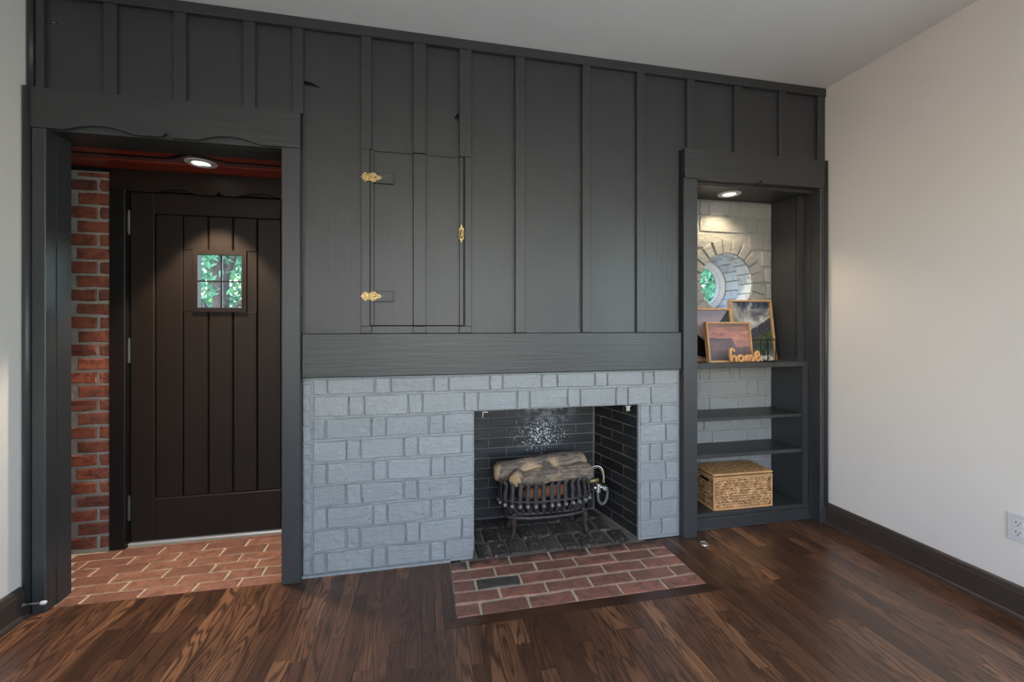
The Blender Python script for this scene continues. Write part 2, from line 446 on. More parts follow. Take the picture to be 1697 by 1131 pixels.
# pictures ------------------------------------------------------------
def picture(name, kind):
    t = NT(name)
    tc = t.n('ShaderNodeTexCoord')
    g = tc.outputs['Generated']
    sep = t.n('ShaderNodeSeparateXYZ'); t.l(g, sep.inputs[0])
    x, z = sep.outputs[0], sep.outputs[2]
    def vec(sx, sz):
        mp = t.n('ShaderNodeMapping'); mp.inputs['Scale'].default_value = (sx, 0, sz); t.l(g, mp.inputs[0]); return mp.outputs[0]
    def ridge(h0, amp, freq, slope=0.0, off=0.0):
        # 1 below a ridgeline
        mp = t.n('ShaderNodeMapping'); mp.inputs['Scale'].default_value = (freq, 0, 0.0); mp.inputs['Location'].default_value = (off, 0, 0); t.l(g, mp.inputs[0])
        n = t.noise(mp.outputs[0], 1.0, 5, 0.6)
        h = t.math('ADD', t.math('ADD', h0, t.math('MULTIPLY', t.math('SUBTRACT', n, 0.5), amp)), t.math('MULTIPLY', x, slope))
        return t.math('LESS_THAN', z, h)
    def bell(c, w, top):
        d = t.math('DIVIDE', t.math('ABSOLUTE', t.math('SUBTRACT', x, c)), w)
        h = t.math('MULTIPLY', t.math('SUBTRACT', 1.0, d), top)
        return t.math('LESS_THAN', z, h)
    if kind == 'sunset':
        n = t.noise(vec(2.2, 9), 1.0, 4, 0.55, 0.6)
        col = t.ramp(n, [(0.3, (0.23, 0.14, 0.15)), (0.5, (0.44, 0.20, 0.165)), (0.7, (0.62, 0.34, 0.24))])
        top = t.ramp(z, [(0.84, 0.0), (0.95, 0.8)])
        col = t.mix(top, col, (0.16, 0.115, 0.12))
        col = t.mix(ridge(0.33, 0.18, 6.0, 0.03, 3.0), col, (0.135, 0.090, 0.105))
        col = t.mix(t.math('MULTIPLY', ridge(0.62, 0.12, 5.0, -0.04, 1.0), bell(0.0, 0.78, 2.4)), col, (0.135, 0.11, 0.13))
        fog = t.noise(vec(3, 4), 1.0, 4)
        f = t.math('MULTIPLY', t.ramp(fog, [(0.35, 0.0), (0.7, 0.85)]), t.ramp(z, [(0.25, 0.3), (0.42, 1.0), (0.56, 0.0)]))
        col = t.mix(f, col, (0.30, 0.21, 0.21))
        col = t.mix(t.ramp(z, [(0.0, 0.75), (0.3, 0.0)]), col, (0.045, 0.045, 0.055))
    elif kind == 'clouds':
        n = t.noise(vec(2.6, 4.2), 1.0, 5, 0.6, 0.5)
        col = t.ramp(n, [(0.32, (0.050, 0.055, 0.075)), (0.48, (0.16, 0.16, 0.18)), (0.62, (0.42, 0.41, 0.41)), (0.74, (0.62, 0.61, 0.60))])
        up = t.math('MULTIPLY', t.ramp(z, [(0.84, 0.0), (0.95, 1.0)]), t.ramp(n, [(0.45, 1.0), (0.55, 0.0)]))
        col = t.mix(up, col, (0.020, 0.035, 0.075))
        col = t.mix(t.ramp(z, [(0.42, 0.85), (0.58, 0.0)]), col, (0.60, 0.58, 0.57))
        col = t.mix(ridge(0.30, 0.12, 7.0, 0.42, 2.0), col, (0.040, 0.040, 0.050))
        sn = t.ramp(t.noise(vec(22, 30), 1.0, 3), [(0.60, 0.0), (0.66, 0.5)])
        col = t.mix(t.math('MULTIPLY', sn, t.math('MULTIPLY', ridge(0.30, 0.12, 7.0, 0.42, 2.0), t.math('GREATER_THAN', z, 0.36))), col, (0.5, 0.5, 0.52))
        col = t.mix(t.math('MULTIPLY', ridge(0.10, 0.06, 5.0, 0.40, 5.0), t.math('GREATER_THAN', x, 0.30)), col, (0.050, 0.075, 0.022))
        col = t.mix(t.math('LESS_THAN', z, 0.27), col, (0.014, 0.045, 0.048))
        col = t.mix(t.ramp(z, [(0.06, 0.6), (0.20, 0.0)]), col, (0.25, 0.27, 0.26))
    else:
        col = t.ramp(z, [(0.55, (0.42, 0.34, 0.37)), (0.95, (0.26, 0.23, 0.30))])
        col = t.mix(ridge(0.46, 0.12, 5.0, 0.0, 2.0), col, (0.30, 0.25, 0.28))
        col = t.mix(t.math('MULTIPLY', ridge(-0.50, 0.05, 8.0, 1.52, 2.0), t.math('GREATER_THAN', z, 0.35)), col, (0.020, 0.040, 0.048))
        col = t.mix(ridge(0.92, 0.10, 7.0, -1.05, 9.0), col, (0.008, 0.008, 0.010))
        col = t.mix(t.math('LESS_THAN', z, 0.20), col, (0.20, 0.19, 0.22))
        col = t.mix(t.math('LESS_THAN', t.math('ADD', t.math('POWER', t.math('DIVIDE', t.math('SUBTRACT', x, 0.62), 0.30), 2), t.math('POWER', t.math('DIVIDE', t.math('SUBTRACT', z, 0.13), 0.10), 2)), 1.0), col, (0.012, 0.012, 0.016))
    return t.set(col, 0.22)
M['pic_sunset'] = picture('print_pink_sunset', 'sunset')
M['pic_clouds'] = picture('print_storm_clouds', 'clouds')
M['pic_lake'] = picture('print_lilac_valley', 'lake')

# ------------------------------------------------------------------ helpers: geometry
class MB:
    def __init__(s):
        s.v = []; s.f = []
    def box(s, x0, x1, y0, y1, z0, z1):
        n = len(s.v)
        s.v += [(x0, y0, z0), (x1, y0, z0), (x1, y1, z0), (x0, y1, z0), (x0, y0, z1), (x1, y0, z1), (x1, y1, z1), (x0, y1, z1)]
        s.f += [(n, n+3, n+2, n+1), (n+4, n+5, n+6, n+7), (n, n+1, n+5, n+4), (n+1, n+2, n+6, n+5), (n+2, n+3, n+7, n+6), (n+3, n, n+4, n+7)]
        return s
    def cbox(s, x0, x1, y0, y1, z0, z1, b=0.003):
        """box with its -y face chamfered"""
        n = len(s.v)
        s.v += [(x0+b, y0, z0+b), (x1-b, y0, z0+b), (x1-b, y0, z1-b), (x0+b, y0, z1-b),
                (x0, y0+b, z0), (x1, y0+b, z0), (x1, y0+b, z1), (x0, y0+b, z1),
                (x0, y1, z0), (x1, y1, z0), (x1, y1, z1), (x0, y1, z1)]
        s.f.append((n, n+1, n+2, n+3))
        for a in (0, 4):
            for i in range(4):
                j = (i + 1) % 4
                s.f.append((n+a+i, n+a+4+i, n+a+4+j, n+a+j))
        s.f.append((n+11, n+10, n+9, n+8))
        return s
    def prism(s, pts, a0, a1, plane='xz'):
        """polygon extruded along the axis that is missing from plane"""
        n = len(s.v); k = len(pts)
        def P(p, a):
            return (p[0], a, p[1]) if plane == 'xz' else ((p[0], p[1], a) if plane == 'xy' else (a, p[0], p[1]))
        s.v += [P(p, a0) for p in pts] + [P(p, a1) for p in pts]
        s.f.append(tuple(n + i for i in range(k)))
        s.f.append(tuple(n + k + i for i in reversed(range(k))))
        for i in range(k):
            j = (i + 1) % k
            s.f.append((n+i, n+k+i, n+k+j, n+j))
        return s
    def tube(s, pts, r, seg=10, caps=True, flat=1.0, up=(0, 1, 0)):
        """swept tube; r number or list; flat scales the section along 'up'"""
        pts = [Vector(p) for p in pts]
        k = len(pts); n0 = len(s.v)
        up = Vector(up)
        for i, p in enumerate(pts):
            d = (pts[min(i+1, k-1)] - pts[max(i-1, 0)]).normalized()
            a = up - d * up.dot(d)
            if a.length < 1e-4:
                a = Vector((1, 0, 0)) - d * d.x
                if a.length < 1e-4: a = Vector((0, 0, 1)) - d * d.z
            a.normalize(); b = d.cross(a)
            rr = r[i] if isinstance(r, (list, tuple)) else r
            for j in range(seg):
                th = 2 * math.pi * j / seg
                s.v.append(tuple(p + a * (math.cos(th) * rr * flat) + b * (math.sin(th) * rr)))
        for i in range(k - 1):
            for j in range(seg):
                q = (j + 1) % seg
                s.f.append((n0 + i*seg + j, n0 + i*seg + q, n0 + (i+1)*seg + q, n0 + (i+1)*seg + j))
        if caps:
            s.f.append(tuple(n0 + j for j in reversed(range(seg))))
            s.f.append(tuple(n0 + (k-1)*seg + j for j in range(seg)))
        return s
    def lathe(s, prof, c, axis='z', seg=32):
        """profile [(r, h)] turned about an axis through c"""
        n0 = len(s.v); k = len(prof)
        for (r, h) in prof:
            for j in range(seg):
                a = 2 * math.pi * j / seg
                x, y = r * math.cos(a), r * math.sin(a)
                p = {'z': (x, y, h), 'y': (x, h, y), 'x': (h, x, y)}[axis]
                s.v.append((c[0]+p[0], c[1]+p[1], c[2]+p[2]))
        for i in range(k - 1):
            for j in range(seg):
                q = (j + 1) % seg
                s.f.append((n0+i*seg+j, n0+i*seg+q, n0+(i+1)*seg+q, n0+(i+1)*seg+j))
        return s
    def quad(s, a, b, c, d):
        n = len(s.v); s.v += [a, b, c, d]; s.f.append((n, n+1, n+2, n+3)); return s
    def build(s, name, mat, parent=None, smooth=False, fix=True, kind=None):
        xs = [p[0] for p in s.v]; ys = [p[1] for p in s.v]; zs = [p[2] for p in s.v]
        c = Vector(((min(xs)+max(xs))/2, (min(ys)+max(ys))/2, min(zs)))
        me = bpy.data.meshes.new(name)
        me.from_pydata([(p[0]-c.x, p[1]-c.y, p[2]-c.z) for p in s.v], [], s.f)
        if fix: fix_normals(me)
        if smooth:
            me.polygons.foreach_set('use_smooth', [True] * len(me.polygons))
        if mat: me.materials.append(M[mat] if isinstance(mat, str) else mat)
        return link(name, me, c, parent, kind)

import bmesh
def fix_normals(me):
    bm = bmesh.new(); bm.from_mesh(me)
    bmesh.ops.recalc_face_normals(bm, faces=bm.faces)
    bm.to_mesh(me); bm.free()

WLOC = {}
def link(name, data, loc, parent=None, kind=None, rot=None):
    """loc is in world space when the parent is unrotated"""
    o = bpy.data.objects.new(name, data)
    COL.objects.link(o)
    o.location = loc
    if rot: o.rotation_euler = rot
    if parent is not None:
        o.parent = parent
        o.matrix_parent_inverse = Matrix.Translation(-WLOC[parent.name])
    WLOC[o.name] = Vector(loc)
    if kind: o['kind'] = kind
    return o

def empty(name, loc):
    o = link(name, None, Vector(loc))
    o.empty_display_size = 0.1
    return o

def tag(o, label, cat=None, group=None, kind=None):
    o['label'] = label
    if cat: o['category'] = cat
    if group: o['group'] = group
    if kind: o['kind'] = kind
    return o

_bc = {}
def brick_mesh(w, h, d, bev, jit, mat, var):
    """one brick, face towards -y, origin at the centre of the face; 38 triangles"""
    key = (round(w, 3), round(h, 3), round(d, 3), bev, jit, mat, var)
    if key in _bc: return _bc[key]
    rnd = random.Random(hash((round(w*1000), round(h*1000), var, int(jit*1e5))))
    J = lambda k=1.0: rnd.uniform(-jit, jit) * k
    hw, hh = w/2, h/2
    base = [(-hw, -hh), (0, -hh), (hw, -hh), (hw, 0), (hw, hh), (0, hh), (-hw, hh), (-hw, 0)]
    ring = [(x + J(), z + J()) for x, z in base]
    v = []
    for (x, z), (bx_, bz_) in zip(ring, base):
        sx = (bx_ > 0) - (bx_ < 0); sz = (bz_ > 0) - (bz_ < 0)
        v.append((x - sx*bev, J(0.6), z - sz*bev))
    for x, z in ring: v.append((x, bev, z))
    for x, z in ring: v.append((x, d, z))
    f = [tuple(range(8))]
    for a in (0, 8):
        for i in range(8):
            j = (i + 1) % 8
            f.append((a+i, a+8+i, a+8+j, a+j))
    me = bpy.data.meshes.new('brick')
    me.from_pydata(v, [], f)
    fix_normals(me)
    me.materials.append(M[mat])
    _bc[key] = me
    return me

def brick(parent, cx, cy, cz, w, h, d, mat, bev=0.004, jit=0.0022, rot=None, name='brick', nvar=4):
    me = brick_mesh(w, h, d, bev, jit, mat, random.randrange(nvar))
    return link(name, me, (cx, cy, cz), parent, None, rot)

# ================================================================== STRUCTURE
ZC = 2.622          # ceiling height
XL, XR = -1.597, 2.402
YB = -4.6

# wall core behind the panelling: solid masonry around the recesses
mb = MB()
mb.box(-1.95, -1.81, 0.02, 0.75, 0, 2.03)                 # left of entry
mb.prism([(-1.81, 0.02), (-1.548, 0.02), (-1.552, 0.10), (-1.81, 0.484)], 0.0, 2.03, 'xy')
mb.box(-1.81, -1.605, 0.52, 0.75, 0, 2.03)                # beside the entrance door
mb.box(-0.60, 0.262, 0.03, 0.75, 0, 0.745)                # chimney left of firebox
mb.box(1.215, 1.485, 0.03, 0.75, 0, 0.745)                # right of firebox
mb.box(-0.60, 1.485, 0.03, 0.12, 0.757, 2.03)             # chimney breast above the opening
mb.box(-0.60, 1.485, 0.56, 0.75, 0.745, 2.03)
mb.box(-0.60, 0.20, 0.12, 0.56, 0.757, 2.03)
mb.box(1.25, 1.485, 0.12, 0.56, 0.757, 2.03)
mb.box(0.20, 1.25, 0.12, 0.56, 1.25, 2.03)
mb.box(0.262, 1.215, 0.56, 0.75, 0, 0.745)
mb.box(-1.95, 2.75, 0.022, 0.75, 2.045, ZC)               # above both recesses
mb.box(2.36, 2.75, 0.10, 0.75, 0, 2.045)                  # right of the bookcase
mb.box(2.402, 2.75, 0.02, 0.10, 0, 2.045)
wall_back = tag(mb.build('wall_back', 'seam'), 'charcoal board and batten panelled wall above the fireplace', 'wall', kind='structure')

# boards and battens ---------------------------------------------------
BAT = [(-1.566, -1.537), (-1.327, -1.278), (-1.064, -1.015), (-0.786, -0.736), (-0.580, -0.533), (-0.277, -0.236),
       (-0.033, 0.028), (0.219, 0.253), (0.478, 0.530), (0.842, 0.890), (1.158, 1.208), (1.465, 1.515), (1.770, 1.822), (2.073, 2.120), (2.344, 2.396)]
Z_HD = 2.175       # top of both door-like headers
Z_BM = 1.152       # top of mantel beam
CUP = (-0.2385, 0.2155, 1.185, 2.035)      # cupboard door opening
def lowz(xm):
    return Z_HD - 0.01 if (xm < -0.56 or xm > 1.43) else Z_BM - 0.01
rr = random.Random(4)
edges = [-1.55, -1.303, -1.04, -0.761, -0.556, -0.256, 0.0, 0.236, 0.504, 0.866, 1.183, 1.49, 1.796, 2.097, 2.395]
def board(pts, dy=0.0):
    return MB().prism(pts, dy, 0.021).build('board', 'paint_v', wall_back)
for i in range(len(edges) - 1):
    a, b = edges[i] + 0.001, edges[i+1] - 0.001
    zt = ZC - 0.002
    zb = lowz((a + b) / 2)
    dy = rr.uniform(-0.002, 0.003)
    if i == 4:        # left neighbour of the cupboard, split chip near the top
        a = -0.556
        mbb = MB()
        mbb.prism([(-0.541, zb), (b, zb), (b, 2.308), (-0.462, 2.312), (-0.541, 2.316)], dy, 0.021)
        mbb.prism([(a, Z_HD), (-0.541, Z_HD), (-0.541, 2.316), (a, 2.316)], dy, 0.021)
        mbb.prism([(b, 2.308), (b, zt), (a, zt), (a, 2.338), (-0.541, 2.338), (-0.500, 2.332), (-0.462, 2.312)], dy, 0.021)
        mbb.build('board', 'paint_v', wall_back)
    elif i == 5:      # above and below the cupboard door
        board([(CUP[0], CUP[3]), (b, CUP[3]), (b, zt), (a, zt), (a, CUP[3])], dy)
        board([(a, zb), (b, zb), (b, CUP[2]), (a, CUP[2])], dy)
        MB().box(a, CUP[0], dy, 0.021, CUP[2], CUP[3]).build('board', 'paint_v', wall_back)
    elif i == 6:
        mbb = MB()
        mbb.prism([(a, CUP[3]), (0.18, CUP[3]), (0.18, 2.222), (0.166, 2.235), (0.18, 2.252), (0.18, zt), (a, zt)], dy, 0.021)
        mbb.prism([(0.18, CUP[3]), (b, CUP[3]), (b, 2.205), (0.192, 2.214), (0.18, 2.222)], dy, 0.021)
        mbb.prism([(0.18, 2.252), (0.192, 2.257), (b, 2.257), (b, zt), (0.18, zt)], dy, 0.021)
        mbb.build('board', 'paint_v', wall_back)
        board([(a, zb), (b, zb), (b, CUP[2]), (a, CUP[2])], dy)
        MB().box(CUP[1], b, dy, 0.021, CUP[2], CUP[3]).build('board', 'paint_v', wall_back)
    elif i == 10:     # last tall board stops beside the bookcase header
        mbb = MB()
        mbb.prism([(a, zb), (1.425, zb), (1.425, Z_HD), (a, Z_HD)], dy, 0.021)
        mbb.prism([(a, Z_HD), (b, Z_HD), (b, zt), (a, zt)], dy, 0.021)
        mbb.build('board', 'paint_v', wall_back)
    elif i == 0:      # knot hole near the top left
        o = board([(a, zb), (b, zb), (b, zt), (a, zt)], dy)
        k = MB().lathe([(0.0, -0.0015), (0.010, -0.0012), (0.012, 0.001)], (0, 0, 0), 'y', 14)
        k.v = [(x * 1.25 - 1.512, y + dy, z * 0.42 + 2.466) for x, y, z in k.v]
        kn = k.build('knot', 'subfloor', wall_back)
        k = MB().lathe([(0.0, -0.003), (0.005, -0.0025), (0.006, 0.001)], (0, 0, 0), 'y', 12)
        k.v = [(x * 1.3 - 1.512, y + dy, z * 0.35 + 2.466) for x, y, z in k.v]
        k.build('knot', 'cord', wall_back)
    else:
        board([(a, zb), (b, zb), (b, zt), (a, zt)], dy)
for i, (a, b) in enumerate(BAT):
    xm = (a + b) / 2
    zb = Z_HD if (xm < -0.5 or xm > 1.43) else Z_BM
    if i == 6:
        MB().cbox(a, b, -0.017, 0.004, CUP[3], ZC - 0.04, 0.002).build('batten', 'paint_v', wall_back)
        MB().cbox(a, b, -0.017, 0.004, zb, CUP[2], 0.002).build('batten', 'paint_v', wall_back)
    elif i == 7:
        MB().cbox(0.192, b, -0.017, 0.004, CUP[3], ZC - 0.04, 0.002).build('batten', 'paint_v', wall_back)
        MB().cbox(a, b, -0.017, 0.004, CUP[2], CUP[3], 0.002).build('batten', 'paint_v', wall_back)
        MB().cbox(0.192, b, -0.017, 0.004, zb, CUP[2], 0.002).build('batten', 'paint_v', wall_back)
    elif i == 5:
        MB().cbox(a, b, -0.017, 0.004, CUP[2], CUP[3], 0.002).build('batten', 'paint_v', wall_back)
        MB().cbox(a, -0.229, -0.017, 0.004, CUP[3], ZC - 0.04, 0.002).build('batten', 'paint_v', wall_back)
        MB().cbox(a, -0.229, -0.017, 0.004, zb, CUP[2], 0.002).build('batten', 'paint_v', wall_back)
    else:
        MB().cbox(a, b, -0.017 + rr.uniform(-0.002, 0.002), 0.004, zb, ZC - 0.04, 0.002).build('batten', 'paint_v', wall_back)
MB().cbox(-1.566, 2.40, -0.024, 0.004, 2.573, ZC - 0.001, 0.003).build('frieze_board', 'paint_h', wall_back)

# mantel beam ------------------------------------------------------------
b_ = MB().cbox(-0.541, 1.432, -0.016, 0.03, 0.942, Z_BM, 0.005).build('trim_1', 'paint_h')
tag(b_, 'wide charcoal mantel board running above the white brick', 'beam', kind='structure')

# entry casing -------------------------------------------------------------
def scallop(x0, x1, depth, n=14, z=0.0):
    return [(x0 + (x1 - x0) * i / n, z + depth * math.sin(math.pi * i / n) ** 1.0) for i in range(n + 1)]
trim2 = tag(empty('trim_2', (-1.06, -0.02, 0)), 'charcoal casing with scalloped header around the entry opening', 'casing', kind='structure')
zb = 2.008
def header_poly(xa, xb, zb, zt, arcs, notch, d_arc, d_n):
    p = [(xa, zt), (xa, zb)]
    items = sorted([(a[0], 'a', a) for a in arcs] + [(notch - 0.03, 'n', notch)])
    for _, k, v in items:
        if k == 'a':
            p += scallop(v[0], v[1], d_arc, 14, zb)
        else:
            p += [(v - 0.022, zb), (v - 0.012, zb + d_n * 0.35), (v, zb + d_n), (v + 0.012, zb + d_n * 0.35), (v + 0.022, zb)]
    p += [(xb, zb), (xb, zt)]
    return p
hp = header_poly(-1.572, -0.541, zb, Z_HD, [(X_at(116), X_at(231)), (X_at(334), X_at(435))], X_at(283), 0.026, 0.020)
MB().prism(hp, -0.036, -0.020).build('header', 'paint_h', trim2)
MB().box(-1.566, -0.545, -0.0198, 0.022, 2.004, Z_HD - 0.002).build('header_backing', 'paint_h', trim2)
MB().cbox(-1.568, -1.519, -0.034, 0.022, 0.0, 2.0075, 0.003).build('jamb_casing', 'paint_v', trim2)
MB().cbox(-0.621, -0.541, -0.034, 0.022, 0.0, 2.0075, 0.003).build('jamb_casing', 'paint_v', trim2)
MB().box(-1.535, -1.516, 0.0225, 0.098, 0.0, 2.003).build('jamb', 'paint_v', trim2)
MB().box(-0.620, -0.600, 0.0225, 0.51, 0.0, 2.003).build('jamb', 'paint_v', trim2)
MB().box(-1.60, -0.600, 0.0225, 0.150, 2.0035, 2.044).build('soffit', 'paint_h', trim2)
MB().tube([(-1.582, -0.034, 0.0), (-1.582, -0.034, 2.172)], 0.0135, 14).build('bead', 'paint_v', trim2, smooth=True)
t5 = MB().tube([(-1.584, -0.012, 2.176), (-1.584, -0.012, ZC - 0.002)], 0.013, 14).build('trim_3', 'paint_v', smooth=True)
tag(t5, 'charcoal round corner bead above the entry casing at left wall', 'moulding', kind='structure')

# bookcase casing --------------------------------------------------------------
trim4 = tag(empty('trim_4', (1.92, -0.02, 0)), 'charcoal casing framing the bookcase niche beside the right wall', 'casing', kind='structure')
nx = X_at(1253)
hp = [(1.437, Z_HD + 0.003), (1.437, 2.062), (1.44, 2.012), (nx - 0.018, 2.012), (nx - 0.008, 2.018), (nx, 2.032), (nx + 0.008, 2.018), (nx + 0.02, 2.012), (2.392, 2.012), (2.392, Z_HD + 0.003)]
MB().prism(hp, -0.036, 0.015).build('header', 'paint_h', trim4)
MB().cbox(1.433, 1.519, -0.034, 0.03, 0.0, 2.0115, 0.003).build('jamb_casing', 'paint_v', trim4)
MB().cbox(2.346, 2.394, -0.034, 0.030, 0.0, 2.0115, 0.003).build('jamb_casing', 'paint_v', trim4)
MB().box(2.341, 2.36, 0.0305, 0.075, 0.0, 2.0115).build('jamb', 'paint_v', trim4)
MB().tube([(2.386, -0.032, 0.10), (2.386, -0.032, Z_HD + 0.002)], 0.012, 14).build('bead', 'paint_v', trim4, smooth=True)

# side and rear walls with window openings ----------------------------------------
def wall_with_opening(name, axis, at, thick, a0, a1, o0, o1, zo0, zo1, label):
    mb = MB()
    t0, t1 = sorted((at, at + thick))
    def bx(p0, p1, z0, z1):
        if axis == 'x': mb.box(t0, t1, p0, p1, z0, z1)
        else: mb.box(p0, p1, t0, t1, z0, z1)
    bx(a0, o0, 0, ZC); bx(o1, a1, 0, ZC); bx(o0, o1, 0, zo0); bx(o0, o1, zo1, ZC)
    return tag(mb.build(name, 'wall'), label, 'wall', kind='structure')
wall_with_opening('wall_left', 'x', XL, -0.18, YB, 0.019, -3.85, -2.45, 0.70, 2.15, 'pale grey painted left wall beside the entry casing')
wall_with_opening('wall_right', 'x', XR, 0.18, YB, 0.019, -3.25, -1.85, 0.75, 2.10, 'warm white painted wall on the right beside the bookcase')
wall_with_opening('wall_rear', 'y', YB, -0.18, XL - 0.18, XR + 0.18, -0.75, 1.85, 0.55, 2.35, 'pale rear wall behind the viewer with wide window')

def window(name, axis, at, p0, p1, z0, z1, label, nm=2):
    c = ((p0 + p1) / 2)
    loc = (at, c, z0) if axis == 'x' else (c, at, z0)
    r = tag(empty(name, loc), label, 'window', kind='structure')
    def bx(nm_, q0, q1, w0, w1, d0, d1, mat):
        m = MB()
        if axis == 'x': m.box(at + d0, at + d1, q0, q1, w0, w1)
        else: m.box(q0, q1, at + d0, at + d1, w0, w1)
        return m.build(nm_, mat, r)
    fw = 0.05
    bx('frame', p0, p1, z0, z0 + fw, -0.03, 0.03, 'white_gloss')
    bx('frame', p0, p1, z1 - fw, z1, -0.03, 0.03, 'white_gloss')
    bx('frame', p0, p0 + fw, z0 + fw, z1 - fw, -0.03, 0.03, 'white_gloss')
    bx('frame', p1 - fw, p1, z0 + fw, z1 - fw, -0.03, 0.03, 'white_gloss')
    for i in range(nm):
        a = p0 + fw + (p1 - p0 - 2*fw) * i / nm; b = p0 + fw + (p1 - p0 - 2*fw) * (i + 1) / nm
        if i: bx('mullion', a - 0.02, a + 0.02, z0 + fw, z1 - fw, -0.025, 0.025, 'white_gloss')
        bx('pane', a + (0.02 if i else 0), b - (0.02 if i < nm - 1 else 0), z0 + fw, z1 - fw, -0.003, 0.003, 'glass')
    return r
window('window_2', 'y', YB - 0.04, -0.75, 1.85, 0.55, 2.35, 'white framed wide window in the rear wall', 3)
window('window_3', 'x', XR + 0.05, -3.25, -1.85, 0.75, 2.10, 'white framed window in the right wall', 2)
window('window_4', 'x', XL - 0.05, -3.85, -2.45, 0.70, 2.15, 'white framed window in the left wall', 2)

# ceiling; unseen overhang past the walls, added to keep sun off the windows
tag(MB().box(-2.5, 3.3, YB - 0.8, 0.77, ZC, ZC + 0.12).build('ceiling', 'ceiling'), 'plain grey white painted ceiling above the panelled wall', 'ceiling', kind='structure')

# ------------------------------------------------------------------ floor planks
floor = tag(MB().box(XL - 0.18, XR + 0.18, YB, 0.0, -0.10, -0.0185).box(1.46, 2.40, 0.0, 0.09, -0.10, -0.0185).box(-0.62, 1.46, 0.0, 0.03, -0.10, -0.006).build('floor', 'subfloor'), 'dark stained oak strip floor with glossy finish', 'floor', kind='structure')
HX0, HX1, HY = 0.146, 1.291, -0.4255          # hearth rectangle
BW = 0.056
def plank_piece(x0, x1, y0, y1):
    MB().box(x0 + 0.0004, x1 - 0.0004, y0 + 0.0004, y1 - 0.0004, -0.018, 0.0).build('plank', 'oak', floor)
rest = MB()
pw = 0.0572
rp = random.Random(21)
x = XL
Y_NEAR = -1.30
while x < XR - 0.001:
    x1 = min(x + pw, XR)
    # spans of this strip free of hearth and border
    top = 0.0
    if x >= 1.46 and x1 < 2.36: top = 0.045
    if x1 > HX0 - BW + 0.002 and x < HX1 + BW - 0.002:
        top = HY - BW
    y = top
    first = True
    while y > Y_NEAR:
        L = rp.choice([0.28, 0.42, 0.55, 0.7, 0.85])
        if first: L *= rp.uniform(0.3, 1.0); first = False
        y0 = y - L
        if y0 - Y_NEAR < 0.12: y0 = Y_NEAR - rp.uniform(0.0, 0.25)
        # split strips that straddle the border edge
        plank_piece(x, x1, y0, y)
        y = y0
    while y > YB + 0.01:
        y0 = max(YB, y - rp.uniform(0.5, 1.2))
        rest.box(x + 0.0004, x1 - 0.0004, y0 + 0.0004, y - 0.0004, -0.018, 0.0)
        y = y0
    x = x1
# short fill strips between whole strips and the border sides
xs = XL
cols = []
while xs < XR - 0.001:
    cols.append((xs, min(xs + pw, XR))); xs = cols[-1][1]
for a, b in cols:
    if a < HX0 - BW < b and b > HX0 - BW + 0.002:
        plank_piece(a, HX0 - BW, HY - BW, 0.0)
    if a < HX1 + BW < b and a < HX1 + BW - 0.002:
        plank_piece(HX1 + BW, b, HY - BW, 0.0)
rest.build('plank_rows', 'oak', floor, kind='stuff')
g = 0.0005
MB().prism([(HX0 - BW, HY - BW), (HX1 + BW, HY - BW), (HX1, HY), (HX0, HY)], -0.018, 0.0005, 'xy').build('border_plank', 'oak_border', floor)
MB().prism([(HX0 - BW, HY - BW + g), (HX0 - g, HY + g), (HX0 - g, 0), (HX0 - BW, 0)], -0.018, 0.0004, 'xy').build('border_plank', 'oak_border_y', floor)
MB().prism([(HX1 + g, HY + g), (HX1 + BW, HY - BW + g), (HX1 + BW, 0), (HX1 + g, 0)], -0.018, 0.0004, 'xy').build('border_plank', 'oak_border_y', floor)

# ------------------------------------------------------------------ baseboards
def baseboard(name, sgn, at, y0, y1, label):
    # profile in (distance from wall, z)
    pr = [(0, 0.0), (0.020, 0.0), (0.020, 0.098), (0.016, 0.103), (0.016, 0.110), (0.011, 0.119), (0.006, 0.123), (0, 0.124)]
    mb = MB(); k = len(pr)
    for yy in (y0, y1):
        mb.v += [(at + sgn * p[0], yy, p[1]) for p in pr]
    mb.f.append(tuple(range(k))); mb.f.append(tuple(reversed(range(k, 2*k))))
    for i in range(k):
        j = (i + 1) % k; mb.f.append((i, j, k+j, k+i))
    r = mb.build(name, 'brown_trim')
    q = [(0.020, 0.0)] + [(0.020 + 0.017 * math.cos(a), 0.019 * math.sin(a)) for a in [i * math.pi / 12 for i in range(7)]]
    mb = MB(); k = len(q)
    for yy in (y0, y1):
        mb.v += [(at + sgn * p[0], yy, p[1]) for p in q]
    mb.f.append(tuple(range(k))); mb.f.append(tuple(reversed(range(k, 2*k))))
    for i in range(k):
        j = (i + 1) % k; mb.f.append((i, j, k+j, k+i))
    mb.build('shoe_moulding', 'brown_trim', r)
    return tag(r, label, 'baseboard', kind='structure')
baseboard('baseboard_right', -1, XR, YB, -0.034, 'dark brown baseboard with quarter round along the right wall')
baseboard('baseboard_left', 1, XL, YB, -0.049, 'dark brown baseboard along the left wall below the door stop')

